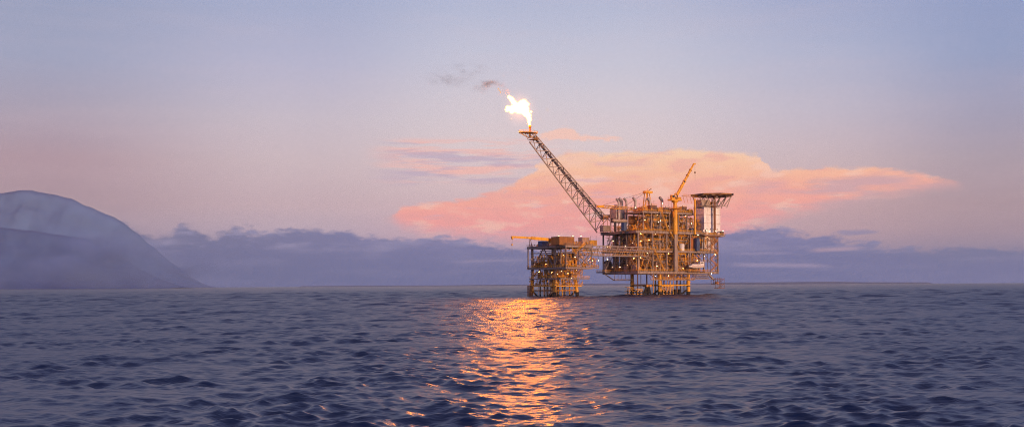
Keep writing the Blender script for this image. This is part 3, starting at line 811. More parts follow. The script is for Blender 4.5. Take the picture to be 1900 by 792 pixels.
# ================================================================== BRIDGE
s0 = Vector((48.0, 668.5)); s1 = Vector((97.0, 716.3)); BL = (s1 - s0).length; bang = math.atan2(s1.y - s0.y, s1.x - s0.x)
br = bpy.data.objects.new('link_bridge', None); COL.objects.link(br); br.location = (s0.x, s0.y, 0); br.rotation_euler = (0, 0, bang)
tag(br, 'grey steel truss footbridge joining the two platforms above the water', 'bridge')
zt_, zb_ = 33.6, 27.2; n = 9
for y in (0, 4.2):
    m = mb('pale').beam((0, y, zt_), (BL, y, zt_), .5); m.beam((0, y, zb_), (BL - 3, y, zb_), .55)
    for i in range(n):
        x0 = 1 + (BL - 4) * i / n; x1 = 1 + (BL - 4) * (i + 1) / n; mm = (x0 + x1) / 2
        m.tube((x0, y, zb_), (mm, y, zt_), .2, n=8); m.tube((mm, y, zt_), (x1, y, zb_), .2, n=8)
    m.tube((BL - 3, y, zb_), (BL, y, zt_), .24, n=8)
    m.build('side_truss', br)
m = mb('dark').box(0, BL - 3, .4, 3.8, zb_ + .1, zb_ + .25)
for i in range(2 * n): x = (BL - 3) * i / (2 * n); m.beam((x, 0, zb_), (x, 4.2, zb_), .2)
m.build('walkway', br)
m = mb('grey')
for i in range(n + 1): x = 1 + (BL - 4) * i / n; m.beam((x, 0, zt_), (x, 4.2, zt_), .22)
m.build('top_struts', br)
for k, (y, z, r, mt) in enumerate(((1, 31.6, .32, 'pale'), (1.9, 31.6, .25, 'grey'), (2.8, 31.7, .3, 'rust'), (3.4, 30.2, .35, 'pale'), (.8, 30.0, .2, 'yellow'))):
    mb(mt).tube((-2, y, z), (BL, y, z), r, n=10).build('pipe', br)
mb('yellow').rail([(0, .5, zb_ + .2), (BL - 3, .5, zb_ + .2)], 1.1, 2, .1).build('railing', br)

# ================================================================== FLARE BOOM AND FLAME
fb = 38.0
B0 = MAIN.L(1113.5, 417, fb); T0 = MAIN.L(987, 258, fb)
fo = MAIN.empty('flare_boom', B0.x, fb, B0.z)
tag(fo, 'long slanting grey lattice boom with a yellow platform at its top', 'flare boom')
T = T0 - B0; L_ = T.length; d = T.normalized(); nrm = Vector((-d.z, 0, d.x)); nrm = nrm if nrm.z > 0 else -nrm
lat = Vector((0, 1, 0))
def sec(t):
    c = T * t; h = 12.0 * (1 - t) + 6.0 * t; w = 8 * (1 - t) + 4.4 * t
    return c + nrm * h * .5 + lat * w / 2, c + nrm * h * .5 - lat * w / 2, c - nrm * h * .5
a_, b_, c_ = sec(0); e_, f_, g_ = sec(1)
for s_, t_, r in ((a_, e_, .34), (b_, f_, .34), (c_, g_, .46)):
    mb('pale').tube(s_ - d * 2, t_, r, n=10).build('chord', fo)
m = mb('pale'); nb = 11
for i in range(nb):
    t0, t1 = i / nb, (i + 1) / nb
    A0, B_, C0 = sec(t0); A1, B1, C1 = sec(t1)
    for p_, q_ in ((A0, B1), (A0, C0), (B_, C0), (C0, A1), (B_, C1), (A0, B_)): m.tube(p_, q_, .27, n=6)
m.build('lattice', fo)
m = mb('pale'); 
for o, r in ((.6, .32), (-.9, .22), (1.7, .14)):
    A0, B_, C0 = sec(0); A1, B1, C1 = sec(1)
    m.tube((A0 + B_) / 2 + lat * o - nrm * .6, (A1 + B1) / 2 + lat * o * .8 - nrm * .6, r, n=8)
m.build('gas_pipe', fo)
m = mb('grey'); A0, B_, _ = sec(0); A1, B1, _ = sec(1)
m.rail([((A0 + B_) / 2 + lat * 2), ((A1 + B1) / 2 + lat * 1.2)], 1.2, 3, .12); m.rail([((A0 + B_) / 2 - lat * .6), ((A1 + B1) / 2 - lat * .4)], 1.2, 3, .12)
m.beam((A0 + B_) / 2 + lat * .6, (A1 + B1) / 2 + lat * .4, .6, .1)
m.build('ladder_walkway', fo)
tp = MAIN.L(982, 246.3, fb) - B0; wd = (MAIN.A(1000, fb) - MAIN.A(962, fb)) / 2 * .88
m = mb('yellow'); n8 = 10
ring = [(tp.x - .8 + wd * math.cos(2 * PI * k / n8), wd * .6 * math.sin(2 * PI * k / n8), tp.z) for k in range(n8)]
low = [(x, y, z - .3) for x, y, z in ring]
m._add(ring + low, [tuple(range(n8)), tuple(range(2 * n8 - 1, n8 - 1, -1))] + [(k + n8, (k + 1) % n8 + n8, (k + 1) % n8, k) for k in range(n8)])
for k in range(n8): m.beam(low[k], Vector((tp.x, 0, tp.z - 4)), .2)
m.rail(ring + [ring[0]], 1.1, 2.4, .1); m.build('tip_platform', fo)
q = T + Vector((0, 0, 0))
m = mb('ochre').box(q.x - 1.5, q.x + 4.2, -2.6, 2.6, q.z - .6, q.z - .4).rail([(q.x - 1.5, -2.6, q.z - .5), (q.x + 4.2, -2.6, q.z - .5), (q.x + 4.2, 2.6, q.z - .5)], 1.2, 1.4, .12)
for k in ((-2, 2), (2, 2), (-2, -2), (3, -2)): m.beam((q.x + k[0], k[1], q.z - .5), (tp.x + k[0], k[1], tp.z - .3), .22)
m.build('service_platform', fo)
ft = MAIN.L(983.3, 233, fb) - B0
mb('rust').tube((ft.x, 0, tp.z - 3), (ft.x, 0, ft.z), .55, n=12).lathe((ft.x, 0, ft.z - 2.2), [(.56, 0), (.9, .4), (.9, 2.1), (.75, 2.3)], 12).tube((ft.x + .2, 0, tp.z), (ft.x + 1.1, 0, ft.z + .2), .12, n=6).build('burner', fo)
mb('wire').tube(sec(.42)[0], sec(.42)[0] + Vector((0, 0, 4.5)), .1, n=6).build('mast', fo)

# flame: a ragged burning body, plus a detached tongue
def flame_mesh(name, blobs, parent, base, mat, ripple=.5, seed=3):
    bm = bmesh.new(); r_ = random.Random(seed)
    for px, py, r in blobs:
        c = MAIN.L(px, py, fb) - base
        for k in range(3):
            g = bmesh.ops.create_icosphere(bm, subdivisions=2, radius=r / 2.69 * (1 - .18 * k))
            off = Vector((r_.uniform(-.4, .4), r_.uniform(-.5, .5), r_.uniform(-.4, .4))) * r / 2.69 * k
            for v in g['verts']: v.co = v.co + c + off
    me = bpy.data.meshes.new(name); bm.to_mesh(me); bm.free(); me.materials.append(mat)
    o = bpy.data.objects.new(name, me); COL.objects.link(o); o.parent = parent
    rm = o.modifiers.new('one_skin', 'REMESH'); rm.mode = 'VOXEL'; rm.voxel_size = .22
    for s_, st_ in ((2.2, 1.1), (.8, .9)):
        tx = bpy.data.textures.new('flame_ripple', 'CLOUDS'); tx.noise_scale = s_; tx.noise_depth = 3
        dm = o.modifiers.new('ripple', 'DISPLACE'); dm.texture = tx; dm.strength = st_ * ripple * 2; dm.mid_level = .5
    return o
fm = bpy.data.materials.new('burning_gas')
nt, N, Lk = nodes_of(fm); N.remove(N['Principled BSDF'])
e = N.new('ShaderNodeEmission'); e.inputs['Color'].default_value = (1.0, .25, .003, 1); e.inputs['Strength'].default_value = 350
Lk.new(e.outputs[0], N['Material Output'].inputs['Surface'])
fm2 = emis('thin_burning_gas', (1.0, .55, .32), .95)
base = MAIN.L(983.3, 233, fb)
fl = MAIN.empty('flare_flame', base.x, fb, base.z)
tag(fl, 'ragged white-hot gas flame blowing up and left from the boom tip', 'flame')
blobs = [(983, 231, 1.6), (982, 227, 2.2), (982.5, 222, 3), (981, 217, 4), (978, 212, 5), (974, 206, 7), (969, 203, 8), (971, 197, 8.5), (968, 195, 7.5), (974, 200, 6), (963, 203, 7.5), (957, 201, 7), (951, 202, 6), (946, 202, 4.5), (942, 200, 3), (941, 205, 2.4),
         (976, 193, 4.5), (970, 192, 6), (958, 196, 5), (953, 190, 4.2), (950, 186, 3.6), (946.5, 182, 3.2), (944, 180, 2.2), (984, 214, 1.6), (985, 208, 1.4)]
fo1 = flame_mesh('burning_body', blobs, fl, base, fm, .45)
fo2 = flame_mesh('detached_tongue', [(925, 165, 1.5), (926.5, 168, 1.5), (928.5, 170.5, 1.1), (928, 173, .8), (923.5, 167.5, .8)], fl, base, fm2, .22, 5)

em = bpy.data.materials.new('orange_gas_fringe'); nt, N, Lk = nodes_of(em); N.remove(N['Principled BSDF'])
e = N.new('ShaderNodeEmission'); e.inputs['Color'].default_value = (1, .30, .05, 1); e.inputs['Strength'].default_value = .30
Lk.new(e.outputs[0], N['Material Output'].inputs['Volume'])
flame_mesh('orange_fringe', [(x_, y_, r_ * 1.12 + 1.3) for x_, y_, r_ in blobs], fl, base, em, .5, 3)
# lens bloom round the flame, imitated by an added, faintly emissive volume
def bloom_envelope():
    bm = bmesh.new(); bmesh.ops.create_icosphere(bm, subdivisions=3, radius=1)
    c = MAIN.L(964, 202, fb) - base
    me = bpy.data.meshes.new('lens_bloom'); bm.to_mesh(me); bm.free()
    o = bpy.data.objects.new('lens_bloom', me); COL.objects.link(o); o.parent = fl; o.location = c; o.scale = (16, 12, 16)
    m = bpy.data.materials.new('lens_bloom'); nt, N, Lk = nodes_of(m); N.remove(N['Principled BSDF'])
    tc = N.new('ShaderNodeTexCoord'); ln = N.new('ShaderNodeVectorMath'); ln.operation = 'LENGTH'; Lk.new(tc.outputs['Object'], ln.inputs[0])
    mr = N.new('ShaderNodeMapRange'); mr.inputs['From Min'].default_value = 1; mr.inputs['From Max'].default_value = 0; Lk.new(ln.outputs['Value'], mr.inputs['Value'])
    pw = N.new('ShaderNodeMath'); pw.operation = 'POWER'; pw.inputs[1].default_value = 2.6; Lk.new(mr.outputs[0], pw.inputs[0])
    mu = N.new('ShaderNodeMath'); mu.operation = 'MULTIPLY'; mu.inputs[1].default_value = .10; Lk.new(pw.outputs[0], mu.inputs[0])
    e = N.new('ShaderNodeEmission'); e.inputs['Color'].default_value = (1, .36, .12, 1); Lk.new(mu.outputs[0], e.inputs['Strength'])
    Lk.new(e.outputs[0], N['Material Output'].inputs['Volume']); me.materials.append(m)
bloom_envelope()

# smoke drifting off the flame
def volume_box(name, blobs_c, size, centre, dens, col, noise_scale, label, rot=MAIN.ang):
    bm = bmesh.new(); bmesh.ops.create_cube(bm, size=1)
    for v in bm.verts: v.co = Vector((v.co.x * size[0], v.co.y * size[1], v.co.z * size[2]))
    me = bpy.data.meshes.new(name); bm.to_mesh(me); bm.free()
    o = bpy.data.objects.new(name, me); COL.objects.link(o); o.location = centre; o.rotation_euler = (0, 0, rot)
    m = bpy.data.materials.new(name + '_air'); nt, N, Lk = nodes_of(m); N.remove(N['Principled BSDF'])
    tc = N.new('ShaderNodeTexCoord')
    mp = N.new('ShaderNodeMapping'); mp.inputs['Scale'].default_value = (.55, 1, 1.1); mp.inputs['Rotation'].default_value = (0, R(-14), 0)
    Lk.new(tc.outputs['Object'], mp.inputs['Vector'])
    nz = N.new('ShaderNodeTexNoise'); nz.inputs['Scale'].default_value = noise_scale; nz.inputs['Detail'].default_value = 4; nz.inputs['Roughness'].default_value = .6
    Lk.new(mp.outputs['Vector'], nz.inputs['Vector'])
    tot = None
    for (bx, by, bz, sx, sz, k) in blobs_c:     # soft elongated puffs
        sb = N.new('ShaderNodeVectorMath'); sb.operation = 'SUBTRACT'; sb.inputs[1].default_value = (bx, by, bz); Lk.new(tc.outputs['Object'], sb.inputs[0])
        dv = N.new('ShaderNodeVectorMath'); dv.operation = 'DIVIDE'; dv.inputs[1].default_value = (sx, size[1] * .48, sz); Lk.new(sb.outputs[0], dv.inputs[0])
        ln = N.new('ShaderNodeVectorMath'); ln.operation = 'LENGTH'; Lk.new(dv.outputs[0], ln.inputs[0])
        mr = N.new('ShaderNodeMapRange'); mr.interpolation_type = 'SMOOTHSTEP'; mr.inputs['From Min'].default_value = 1; mr.inputs['From Max'].default_value = 0; mr.inputs['To Max'].default_value = k
        Lk.new(ln.outputs['Value'], mr.inputs['Value'])
        if tot is None: tot = mr.outputs[0]
        else:
            ad = N.new('ShaderNodeMath'); ad.operation = 'MAXIMUM'; Lk.new(tot, ad.inputs[0]); Lk.new(mr.outputs[0], ad.inputs[1]); tot = ad.outputs[0]
    mr = N.new('ShaderNodeMapRange'); mr.interpolation_type = 'SMOOTHSTEP'; mr.inputs['From Min'].default_value = .42; mr.inputs['From Max'].default_value = .72
    Lk.new(nz.outputs['Fac'], mr.inputs['Value'])
    mu = N.new('ShaderNodeMath'); mu.operation = 'MULTIPLY'; Lk.new(tot, mu.inputs[0]); Lk.new(mr.outputs[0], mu.inputs[1])
    m2 = N.new('ShaderNodeMath'); m2.operation = 'MULTIPLY'; m2.inputs[1].default_value = dens; Lk.new(mu.outputs[0], m2.inputs[0])
    pv = N.new('ShaderNodeVolumePrincipled'); pv.inputs['Color'].default_value = (*col, 1); Lk.new(m2.outputs[0], pv.inputs['Density'])
    Lk.new(pv.outputs[0], N['Material Output'].inputs['Volume'])
    me.materials.append(m)
    tag(o, label, 'smoke' if 'smoke' in name else 'cloud', None, 'stuff')
    return o
sc_ = MAIN.L(862, 148, fb)
cw = Vector((MAIN.ox + sc_.x * MAIN.c - fb * MAIN.s, MAIN.oy + sc_.x * MAIN.s + fb * MAIN.c, sc_.z))
def sp(px, py): p = MAIN.L(px, py, fb); return p.x - sc_.x, p.z - sc_.z
ps = []
for px, py, sx, sz, k in ((916, 153, 5, 2.6, 1.0), (903, 158, 9, 5, .9), (926, 161, 7, 4, .6), (936, 172, 5, 4, .5), (890, 165, 9, 5, .6), (884, 128, 16, 4.5, .5), (862, 132, 16, 6, .6), (820, 148, 16, 6, .65), (845, 143, 22, 9, .35)):
    x, z = sp(px, py); ps.append((x, 0, z, sx, sz, k))
volume_box('flare_smoke', ps, (78, 14, 40), cw, .15, (.13, .11, .105), .16, 'faint brown smoke wisps drifting left above the flame')

# ================================================================== THINGS ON THE PRODUCTION PLATFORM
# pedestal crane
pc = MAIN.empty('pedestal_crane', MAIN.A(1253, -.9), -.9, ZC); tag(pc, 'yellow pedestal crane with its boom raised steeply beside the helideck', 'crane')
ax = MAIN.A(1253, -.9)
zt1 = MAIN.Z(1253, 376, -.9) - ZC
m = mb('grey').tube((0, 0, 0), (0, 0, ZW - ZC - 2), 1.25, n=18); m.mat('yellow').tube((0, 0, ZW - ZC - 2), (0, 0, zt1 - 6), 1.75, n=20)
m.tube((0, 0, zt1 - 6), (0, 0, zt1 - 4.5), 1.75, 1.3, n=20).tube((0, 0, zt1 - 4.5), (0, 0, zt1), 1.3, n=20); m.build('pedestal', pc)
zr = MAIN.Z(1253, 379, -.9) - ZC
m = mb('ochre').lathe((0, 0, zr - 3.6), [(1.3, 0), (4.4, .15), (4.4, .3), (1.3, .31)], 16)
for k in range(12):
    t = 2 * PI * k / 12; u_ = 2 * PI * (k + 1) / 12; p_ = Vector((4.3 * math.cos(t), 4.3 * math.sin(t), zr - 3.3)); q_ = Vector((4.3 * math.cos(u_), 4.3 * math.sin(u_), zr - 3.3)); m.rail([p_, q_], 1.1, 3, .12)
m.build('service_ring', pc)
zc = MAIN.Z(1253, 370, -.9) - ZC
m = mb('yellow').lathe((0, 0, zt1), [(1.6, 0), (2.4, .5), (2.4, 1.1), (1.9, 1.3)], 18); m.box(-5.0, 4.8, -2.2, 2.2, zt1 + 1.3, zt1 + 2.3)
m.box(-4.6, -1.6, -2, 0, zt1 + 2.3, zt1 + 5.2); m.box(1.4, 4.2, -1.8, 1.8, zt1 + 2.3, zt1 + 4.0)
m.mat('glass').box(-4.2, -2, -2.08, -2.003, zt1 + 3.5, zt1 + 4.8)
m.mat('yellow').beam((-1.5, -1, zt1 + 2.3), (.3, 0, zt1 + 7), .35).beam((-1.5, 1, zt1 + 2.3), (.3, 0, zt1 + 7), .35).beam((2.2, 0, zt1 + 2.3), (.3, 0, zt1 + 7), .35)
m.rail([(-5, -2.2, zt1 + 2.3), (4.8, -2.2, zt1 + 2.3)], 1.1, 1.6, .12)
m.mat('dark').lathe((-.8, -1.2, zt1 + 3.4), [(.9, 0), (.9, 2.4)], 12, 'y'); m.build('slewing_cab', pc)
o3 = Vector((ax, -.9, ZC)); foot = MAIN.L(1256, 362, -.9) - o3; tpx = MAIN.L(1287.5, 304, -.9) - o3; kd = (tpx - foot).normalized(); kn = Vector((-kd.z, 0, kd.x))
m = mb('yellow')
mid = foot.lerp(tpx, .45)
m.beam(foot, mid, 1.2, 1.7); m.beam(mid - kd * .3, foot.lerp(tpx, .8), 1.0, 1.35); m.beam(foot.lerp(tpx, .8) - kd * .3, tpx, .8, 1.0)
for f in (.28, .45, .62, .8): c = foot.lerp(tpx, f); m.beam(c - kd * .25, c + kd * .25, 1.5, 2.1)
m.beam(tpx, tpx + Vector((1.5, 0, -.1)), .7, .9)
m.mat('dark').box(foot.lerp(tpx, .42).x - .6, foot.lerp(tpx, .42).x + .4, -.9, .9, foot.lerp(tpx, .42).z - .4, foot.lerp(tpx, .42).z + .7)
m.build('boom', pc)
mb('dark').tube(Vector((1.0, 0, zt1 + 2.4)), foot.lerp(tpx, .35), .35, n=8).build('luffing_ram', pc)
hk = tpx + Vector((1.0, 0, 0)); hz = MAIN.Z(1289, 319, -.9) - ZC; hz2 = MAIN.Z(1289, 335, -.9) - ZC
m = mb('wire').tube(hk + Vector((0, 0, -.4)), (hk.x, 0, hz), .07, n=6).tube((hk.x, 0, hz - 1), (hk.x, 0, hz2), .07, n=6)
m.mat('rust').lathe((hk.x, 0, hz - 1.2), [(.1, 0), (.5, .3), (.5, 1.1), (.15, 1.5)], 10); m.build('hook_block', pc)
# A-frame crane with boom laid to the left
ab = 15.0; ax = MAIN.A(1202, ab)
ac = MAIN.empty('lattice_crane', ax, ab, ZU); tag(ac, 'yellow A-frame crane behind the bent stacks, its boom lowered to the left', 'crane')
o3 = Vector((ax, ab, ZU)); topz = MAIN.Z(1203, 357, ab) - ZU; hw = 3.2
m = mb('yellow')
for y in (-1.2, 1.2):
    m.beam((-3.6, y, 0), (-1.6, y, topz), .5); m.beam((3.2, y, 0), (.8, y, topz), .5)
    for f in (.3, .6): m.beam((-3.6 + 2 * f, y, topz * f), (3.2 - 2.4 * f, y, topz * f), .3)
    m.beam((-3.0, y, topz * .3), (1.8, y, topz * .6), .25)
m.box(-3, 3.6, -1.6, 1.6, topz - .6, topz + .9); m.mat('rust').beam((1, 0, topz + 1), (3.8, 0, topz + 3), .4); m.mat('yellow').beam((0, 0, topz + .9), (.6, 0, topz + 3), .25)
m.build('a_frame', ac)
m = mb('yellow').box(-4.5, 4.5, -2, 2, .1, 1.0); m.mat('ochre').box(2, 5.0, -1.8, 1.8, 1.0, 3.4); m.build('machinery_base', ac)
bt = MAIN.L(1109, 382.5, ab) - o3; bf = Vector((-3, 0, 2.0)); m = mb('yellow'); nb = 15; up = Vector((0, 0, 1))
def cs(t): c = bf.lerp(bt, t); h = 1.7 if t < .88 else 1.7 * (1 - t) / .12 + .25; return [c + up * h / 2 + lat * .7, c + up * h / 2 - lat * .7, c - up * h / 2 + lat * .7, c - up * h / 2 - lat * .7]
for i in range(nb):
    p_, q_ = cs(i / nb), cs((i + 1) / nb)
    for j in range(4): m.tube(p_[j], q_[j], .2, n=6)
    m.tube(p_[0], q_[2], .13, n=6); m.tube(p_[1], q_[3], .13, n=6); m.tube(p_[2], q_[0], .1, n=6); m.tube(p_[0], q_[1], .1, n=6)
m.ball(bt + Vector((.4, 0, -.2)), 1.0, 10, 6); m.box(bt.x - .6, bt.x + 5, -.7, .7, bt.z - .9, bt.z + .6); m.build('boom', ac)
m = mb('wire').tube((-1.6, 0, topz), bf.lerp(bt, .45) + up * .8, .1, n=6).tube((-1.6, .8, topz), bf.lerp(bt, .9) + up * .8, .09, n=6); m.build('stay_ropes', ac)
# lifeboat hanging outside the cellar deck
bl = -2.6; p0 = MAIN.L(1278, 497.5, bl); p1 = MAIN.L(1306.5, 485, bl)
lbx = (p0.x + p1.x) / 2; ln = p1.x - p0.x; lh = p1.z - p0.z
lb = MAIN.empty('lifeboat', lbx, bl, p0.z); tag(lb, 'enclosed white lifeboat with raised stern cabin hung beside the lowest deck', 'lifeboat')
m = mb('whiteg'); NS = 15; secs = []
for i in range(NS):
    t = -1 + 2 * i / (NS - 1); w = 1.55 * (1 - abs(t) ** 3.2) ** .5 + .05; keel = .9 * abs(t) ** 3; top = 2.1 + (.15 if t > 0 else 0)
    secs.append([(t * ln / 2, w * c, keel + (top - keel) * h) for c, h in ((0, 0), (-.6, .12), (-.95, .45), (-1, .75), (-.9, .9), (-.55, 1), (0, 1.04), (.55, 1), (.9, .9), (1, .75), (.95, .45), (.6, .12))])
vs = [p for s_ in secs for p in s_]; k = 12
m._add(vs, [(i * k + j, i * k + (j + 1) % k, (i + 1) * k + (j + 1) % k, (i + 1) * k + j) for i in range(NS - 1) for j in range(k)] + [tuple(range(k - 1, -1, -1)), tuple(range((NS - 1) * k, NS * k))], True)
m.build('hull', lb)
m = mb('whiteg').box(-ln * .36, ln * .2, -1.15, 1.15, 2.0, 3.0); m.build('canopy', lb, bevel=.3)
m = mb('whiteg').box(ln * .17, ln * .42, -1.2, 1.2, 2.0, lh); m.mat('glass').box(ln * .2, ln * .38, -1.26, -1.203, lh - 1.3, lh - .6); m.build('steering_cabin', lb, bevel=0)
mb('orange').box(-ln * .42, ln * .42, -1.72, -1.62, 1.25, 1.5).build('rubbing_strake', lb)
dv = MAIN.empty('lifeboat_davit', lbx, -1.2, ZC); tag(dv, 'pair of ochre davit arms holding the white lifeboat', 'davit')
for x in (-ln * .33, ln * .33):
    mb('ochre').beam((x, 1.0, 0), (x, .8, 6.4), .4).beam((x, .9, 6.2), (x, -1.5, 6.6), .35).build('arm', dv)
    mb('wire').tube((x, -1.4, 6.5), (x, -1.4, p0.z - ZC + 3.0), .08, n=6).build('fall_rope', dv)
mb('ochre').box(-ln * .55, ln * .75, -2.0, -.4 + 1.5, -.35, -.15).rail([(-ln * .55, -2.0 - .2, -.15), (ln * .75, -2.2, -.15)], 1.2, 1.6, .13).build('boarding_deck', dv)
# containers and tanks standing on the decks
module(MAIN, 'cargo_container', 1158, 1163, 413, 10, ZW, 3, 'blue', 'small blue container below the long pale tank left of the tall decks', 'container')
module(MAIN, 'cargo_container', 1293, 1298.5, 442, -1.8, ZM, 2.4, 'blue', 'narrow dark blue container standing upright near the white cabins', 'container')
module(MAIN, 'cargo_container', 1281, 1290, 441, 1.5, ZM, 2.4, 'orange', 'orange container left of the narrow dark blue one', 'container')
module(MAIN, 'cargo_container', 1283, 1288.5, 424, -.0 + .3, ZW, 2.4, 'blue', 'blue container at the foot of the yellow vent pipe', 'container')
module(MAIN, 'cargo_container', 1120, 1133, 419, 22, ZW, 4, 'grey', 'dark grey container at the foot of the slanting boom', 'container')
def drum(px, pyt, b, r, label):
    a = MAIN.A(px, b); h = MAIN.Z(px, pyt, b) - ZM
    o = MAIN.empty('storage_tank', a, b, ZM); tag(o, label, 'tank')
    mb('whiteg').lathe((0, 0, 0), [(r, 0), (r, h - .4), (r * .7, h - .05), (.1, h)], 18).build('shell', o); mb('yellow').rail([(-r, 0, h - .3), (r, 0, h - .3)], 1, 1, .1).build('top_rail', o)
drum(1265, 452, 1.9, 2.0, 'pale upright tank between crane pedestal and orange container')

# ================================================================== SEA
def make_sea():
    az_f = np.linspace(R(-31), R(31), 820)
    az_b = np.linspace(R(31), R(329), 70)[1:-1]
    az = np.concatenate([az_f, az_b]); na = len(az)
    rs = [2.0]
    while rs[-1] < 38: rs.append(rs[-1] * 1.18)
    rs[-1] = 40.
    while rs[-1] < 1200: rs.append(rs[-1] * 1.0035)
    while rs[-1] < 7000: rs.append(rs[-1] * 1.006)
    while rs[-1] < 12500: rs.append(rs[-1] * 1.06)
    rs[-1] = 13000.
    rs = np.array(rs); nr = len(rs)
    Rg, Ag = np.meshgrid(rs, az, indexing='ij')
    X = Rg * np.sin(Ag); Y = Rg * np.cos(Ag)
    fine = (np.abs(np.where(Ag > PI, Ag - 2 * PI, Ag)) <= R(31) + 1e-6)
    dres = np.maximum(Rg * .0035, Rg * R(62) / 820)
    dres = np.where(Rg > 1200, Rg * .006, dres); dres = np.where(Rg > 6900, Rg * .06, dres); dres = np.where(fine, dres, Rg * R(4.3)); dres = np.where(Rg < 40, np.maximum(dres, .18 * Rg), dres)
    rg = np.random.RandomState(4)
    Nw = 300
    lam = np.exp(rg.uniform(math.log(.42), math.log(6), Nw)); lam[240:] = np.exp(rg.uniform(math.log(8), math.log(45), 60))
    spread = rg.normal(0, 1, Nw) * np.where(lam > 8, .5, .72)
    th = R(-98) + spread                      # travelling toward the viewer, slightly across
    k = 2 * PI / lam
    wgt = np.where((lam > 2.6) & (lam < 7), .8, 1.0) * np.where(lam > 7, 1.25, 1.0)
    mss = .082
    sl = np.sqrt(2 * mss * wgt ** 2 / np.sum(wgt ** 2)); amp = sl / k
    ph = rg.uniform(0, 2 * PI, Nw)
    DX = np.zeros_like(X); DY = np.zeros_like(X); DZ = np.zeros_like(X); lost = np.zeros_like(X)
    # slow patches of stronger and weaker wind
    G = np.zeros_like(X)
    for i in range(18):
        kk = 2 * PI / math.exp(rg.uniform(math.log(9), math.log(70))); t_ = rg.uniform(0, PI); G += np.sin(kk * (X * math.cos(t_) + Y * math.sin(t_)) + rg.uniform(0, 6.3)) * np.clip(60 / (kk * dres * 10), 0, 1)
    G = np.clip(1 + .11 * G, .55, 1.35)
    for i in range(Nw):
        att = np.clip((lam[i] / dres - 2.0) / 1.6, 0, 1)
        lost += (sl[i] ** 2 / 2) * (1 - att ** 2)
        if att.max() <= 0: continue
        cx, cy = math.cos(th[i]), math.sin(th[i])
        P_ = k[i] * (X * cx + Y * cy) + ph[i]
        s_, c_ = np.sin(P_), np.cos(P_)
        att = att * (G if lam[i] < 8 else np.clip((Rg - lam[i] * 8) / (lam[i] * 26), .10, 1))
        DZ += amp[i] * att * s_; DX += amp[i] * att * .85 * c_ * cx; DY += amp[i] * att * .85 * c_ * cy
    V = np.stack([X + DX, Y + DY, DZ], -1).reshape(-1, 3)
    idx = np.arange(nr * na).reshape(nr, na)
    nx = np.roll(idx, -1, 1)
    Fq = np.stack([idx[:-1], idx[1:], nx[1:], nx[:-1]], -1).reshape(-1, 4)
    centre = len(V); V = np.vstack([V, [[0, 0, 0]]])
    T_ = np.stack([idx[0], nx[0], np.full(na, centre)], -1)
    me = bpy.data.meshes.new('sea')
    nq, ntv = len(Fq), len(T_)
    me.vertices.add(len(V)); me.vertices.foreach_set('co', V.astype(np.float32).ravel())
    me.loops.add(nq * 4 + ntv * 3); me.loops.foreach_set('vertex_index', np.concatenate([Fq.ravel(), T_.ravel()]).astype(np.int32))
    me.polygons.add(nq + ntv)
    me.polygons.foreach_set('loop_start', np.concatenate([np.arange(nq) * 4, nq * 4 + np.arange(ntv) * 3]).astype(np.int32))
    me.update(calc_edges=True); me.validate()
    # winding: make normals point up
    if me.polygons[nq // 2].normal.z < 0: me.flip_normals()
    me.polygons.foreach_set('use_smooth', np.ones(nq + ntv, dtype=bool))
    at = me.attributes.new('ripple', 'FLOAT', 'POINT')
    alpha2 = np.minimum(2 * lost.reshape(-1) * .22, .012) + .0032
    rough = np.sqrt(np.sqrt(alpha2)); rough = np.append(rough, .25)
    at.data.foreach_set('value', rough.astype(np.float32))
    o = bpy.data.objects.new('sea', me); COL.objects.link(o)
    m = bpy.data.materials.new('sea_water'); nt, N, Lk = nodes_of(m); bs = N['Principled BSDF']
    bs.inputs['Base Color'].default_value = (.003, .012, .058, 1); bs.inputs['IOR'].default_value = 1.55
    a = N.new('ShaderNodeAttribute'); a.attribute_name = 'ripple'
    Lk.new(a.outputs['Fac'], bs.inputs['Roughness'])
    tc = N.new('ShaderNodeTexCoord'); mp = N.new('ShaderNodeMapping'); mp.inputs['Scale'].default_value = (.6, 1.4, 1)
    Lk.new(tc.outputs['Object'], mp.inputs['Vector'])
    nz = N.new('ShaderNodeTexNoise'); nz.inputs['Scale'].default_value = 1.3; nz.inputs['Detail'].default_value = 2; nz.inputs['Roughness'].default_value = .62
    Lk.new(mp.outputs[0], nz.inputs['Vector'])
    bp = N.new('ShaderNodeBump'); bp.inputs['Distance'].default_value = .16; bp.inputs['Strength'].default_value = .7
    Lk.new(nz.outputs['Fac'], bp.inputs['Height']); Lk.new(bp.outputs[0], bs.inputs['Normal'])
    me.materials.append(m)
    return tag(o, 'dark rippled sea', None, None, 'structure')
make_sea()

def foam_ring(fr, a, b, r0, seed, par):
    r_ = random.Random(seed); m = MB().mat('whiteg'); n = 22
    for i in range(n):
        if r_.random() < .35: continue
        t = 2 * PI * i / n; rr0 = r0 + r_.uniform(.1, .9); c = Vector((a + rr0 * math.cos(t), b + rr0 * math.sin(t), r_.uniform(.12, .3)))
        m.ball(c, r_.uniform(.12, .34), 7, 4, .5)
        if r_.random() < .5: m.ball(c + Vector((r_.uniform(-.8, .8), r_.uniform(-.8, .8), -.05)), r_.uniform(.08, .2), 6, 4, .5)
    o = m.build('foam', None); o.location = (fr.ox, fr.oy, 0); o.rotation_euler = (0, 0, fr.ang)
    return tag(o, 'white foam broken round a platform leg', None, None, 'stuff')
for k_, (a_, b_) in enumerate(LEGS[:3]): foam_ring(MAIN, a_, b_, 1.6, 60 + k_, None)
for k_, (a_, b_) in enumerate(WL[:3]): foam_ring(WELL, a_ + (-1.6 if a_ < 10 else 1.9), b_ + (-1.2 if b_ < 20 else 1.2), 1.4, 70 + k_, None)

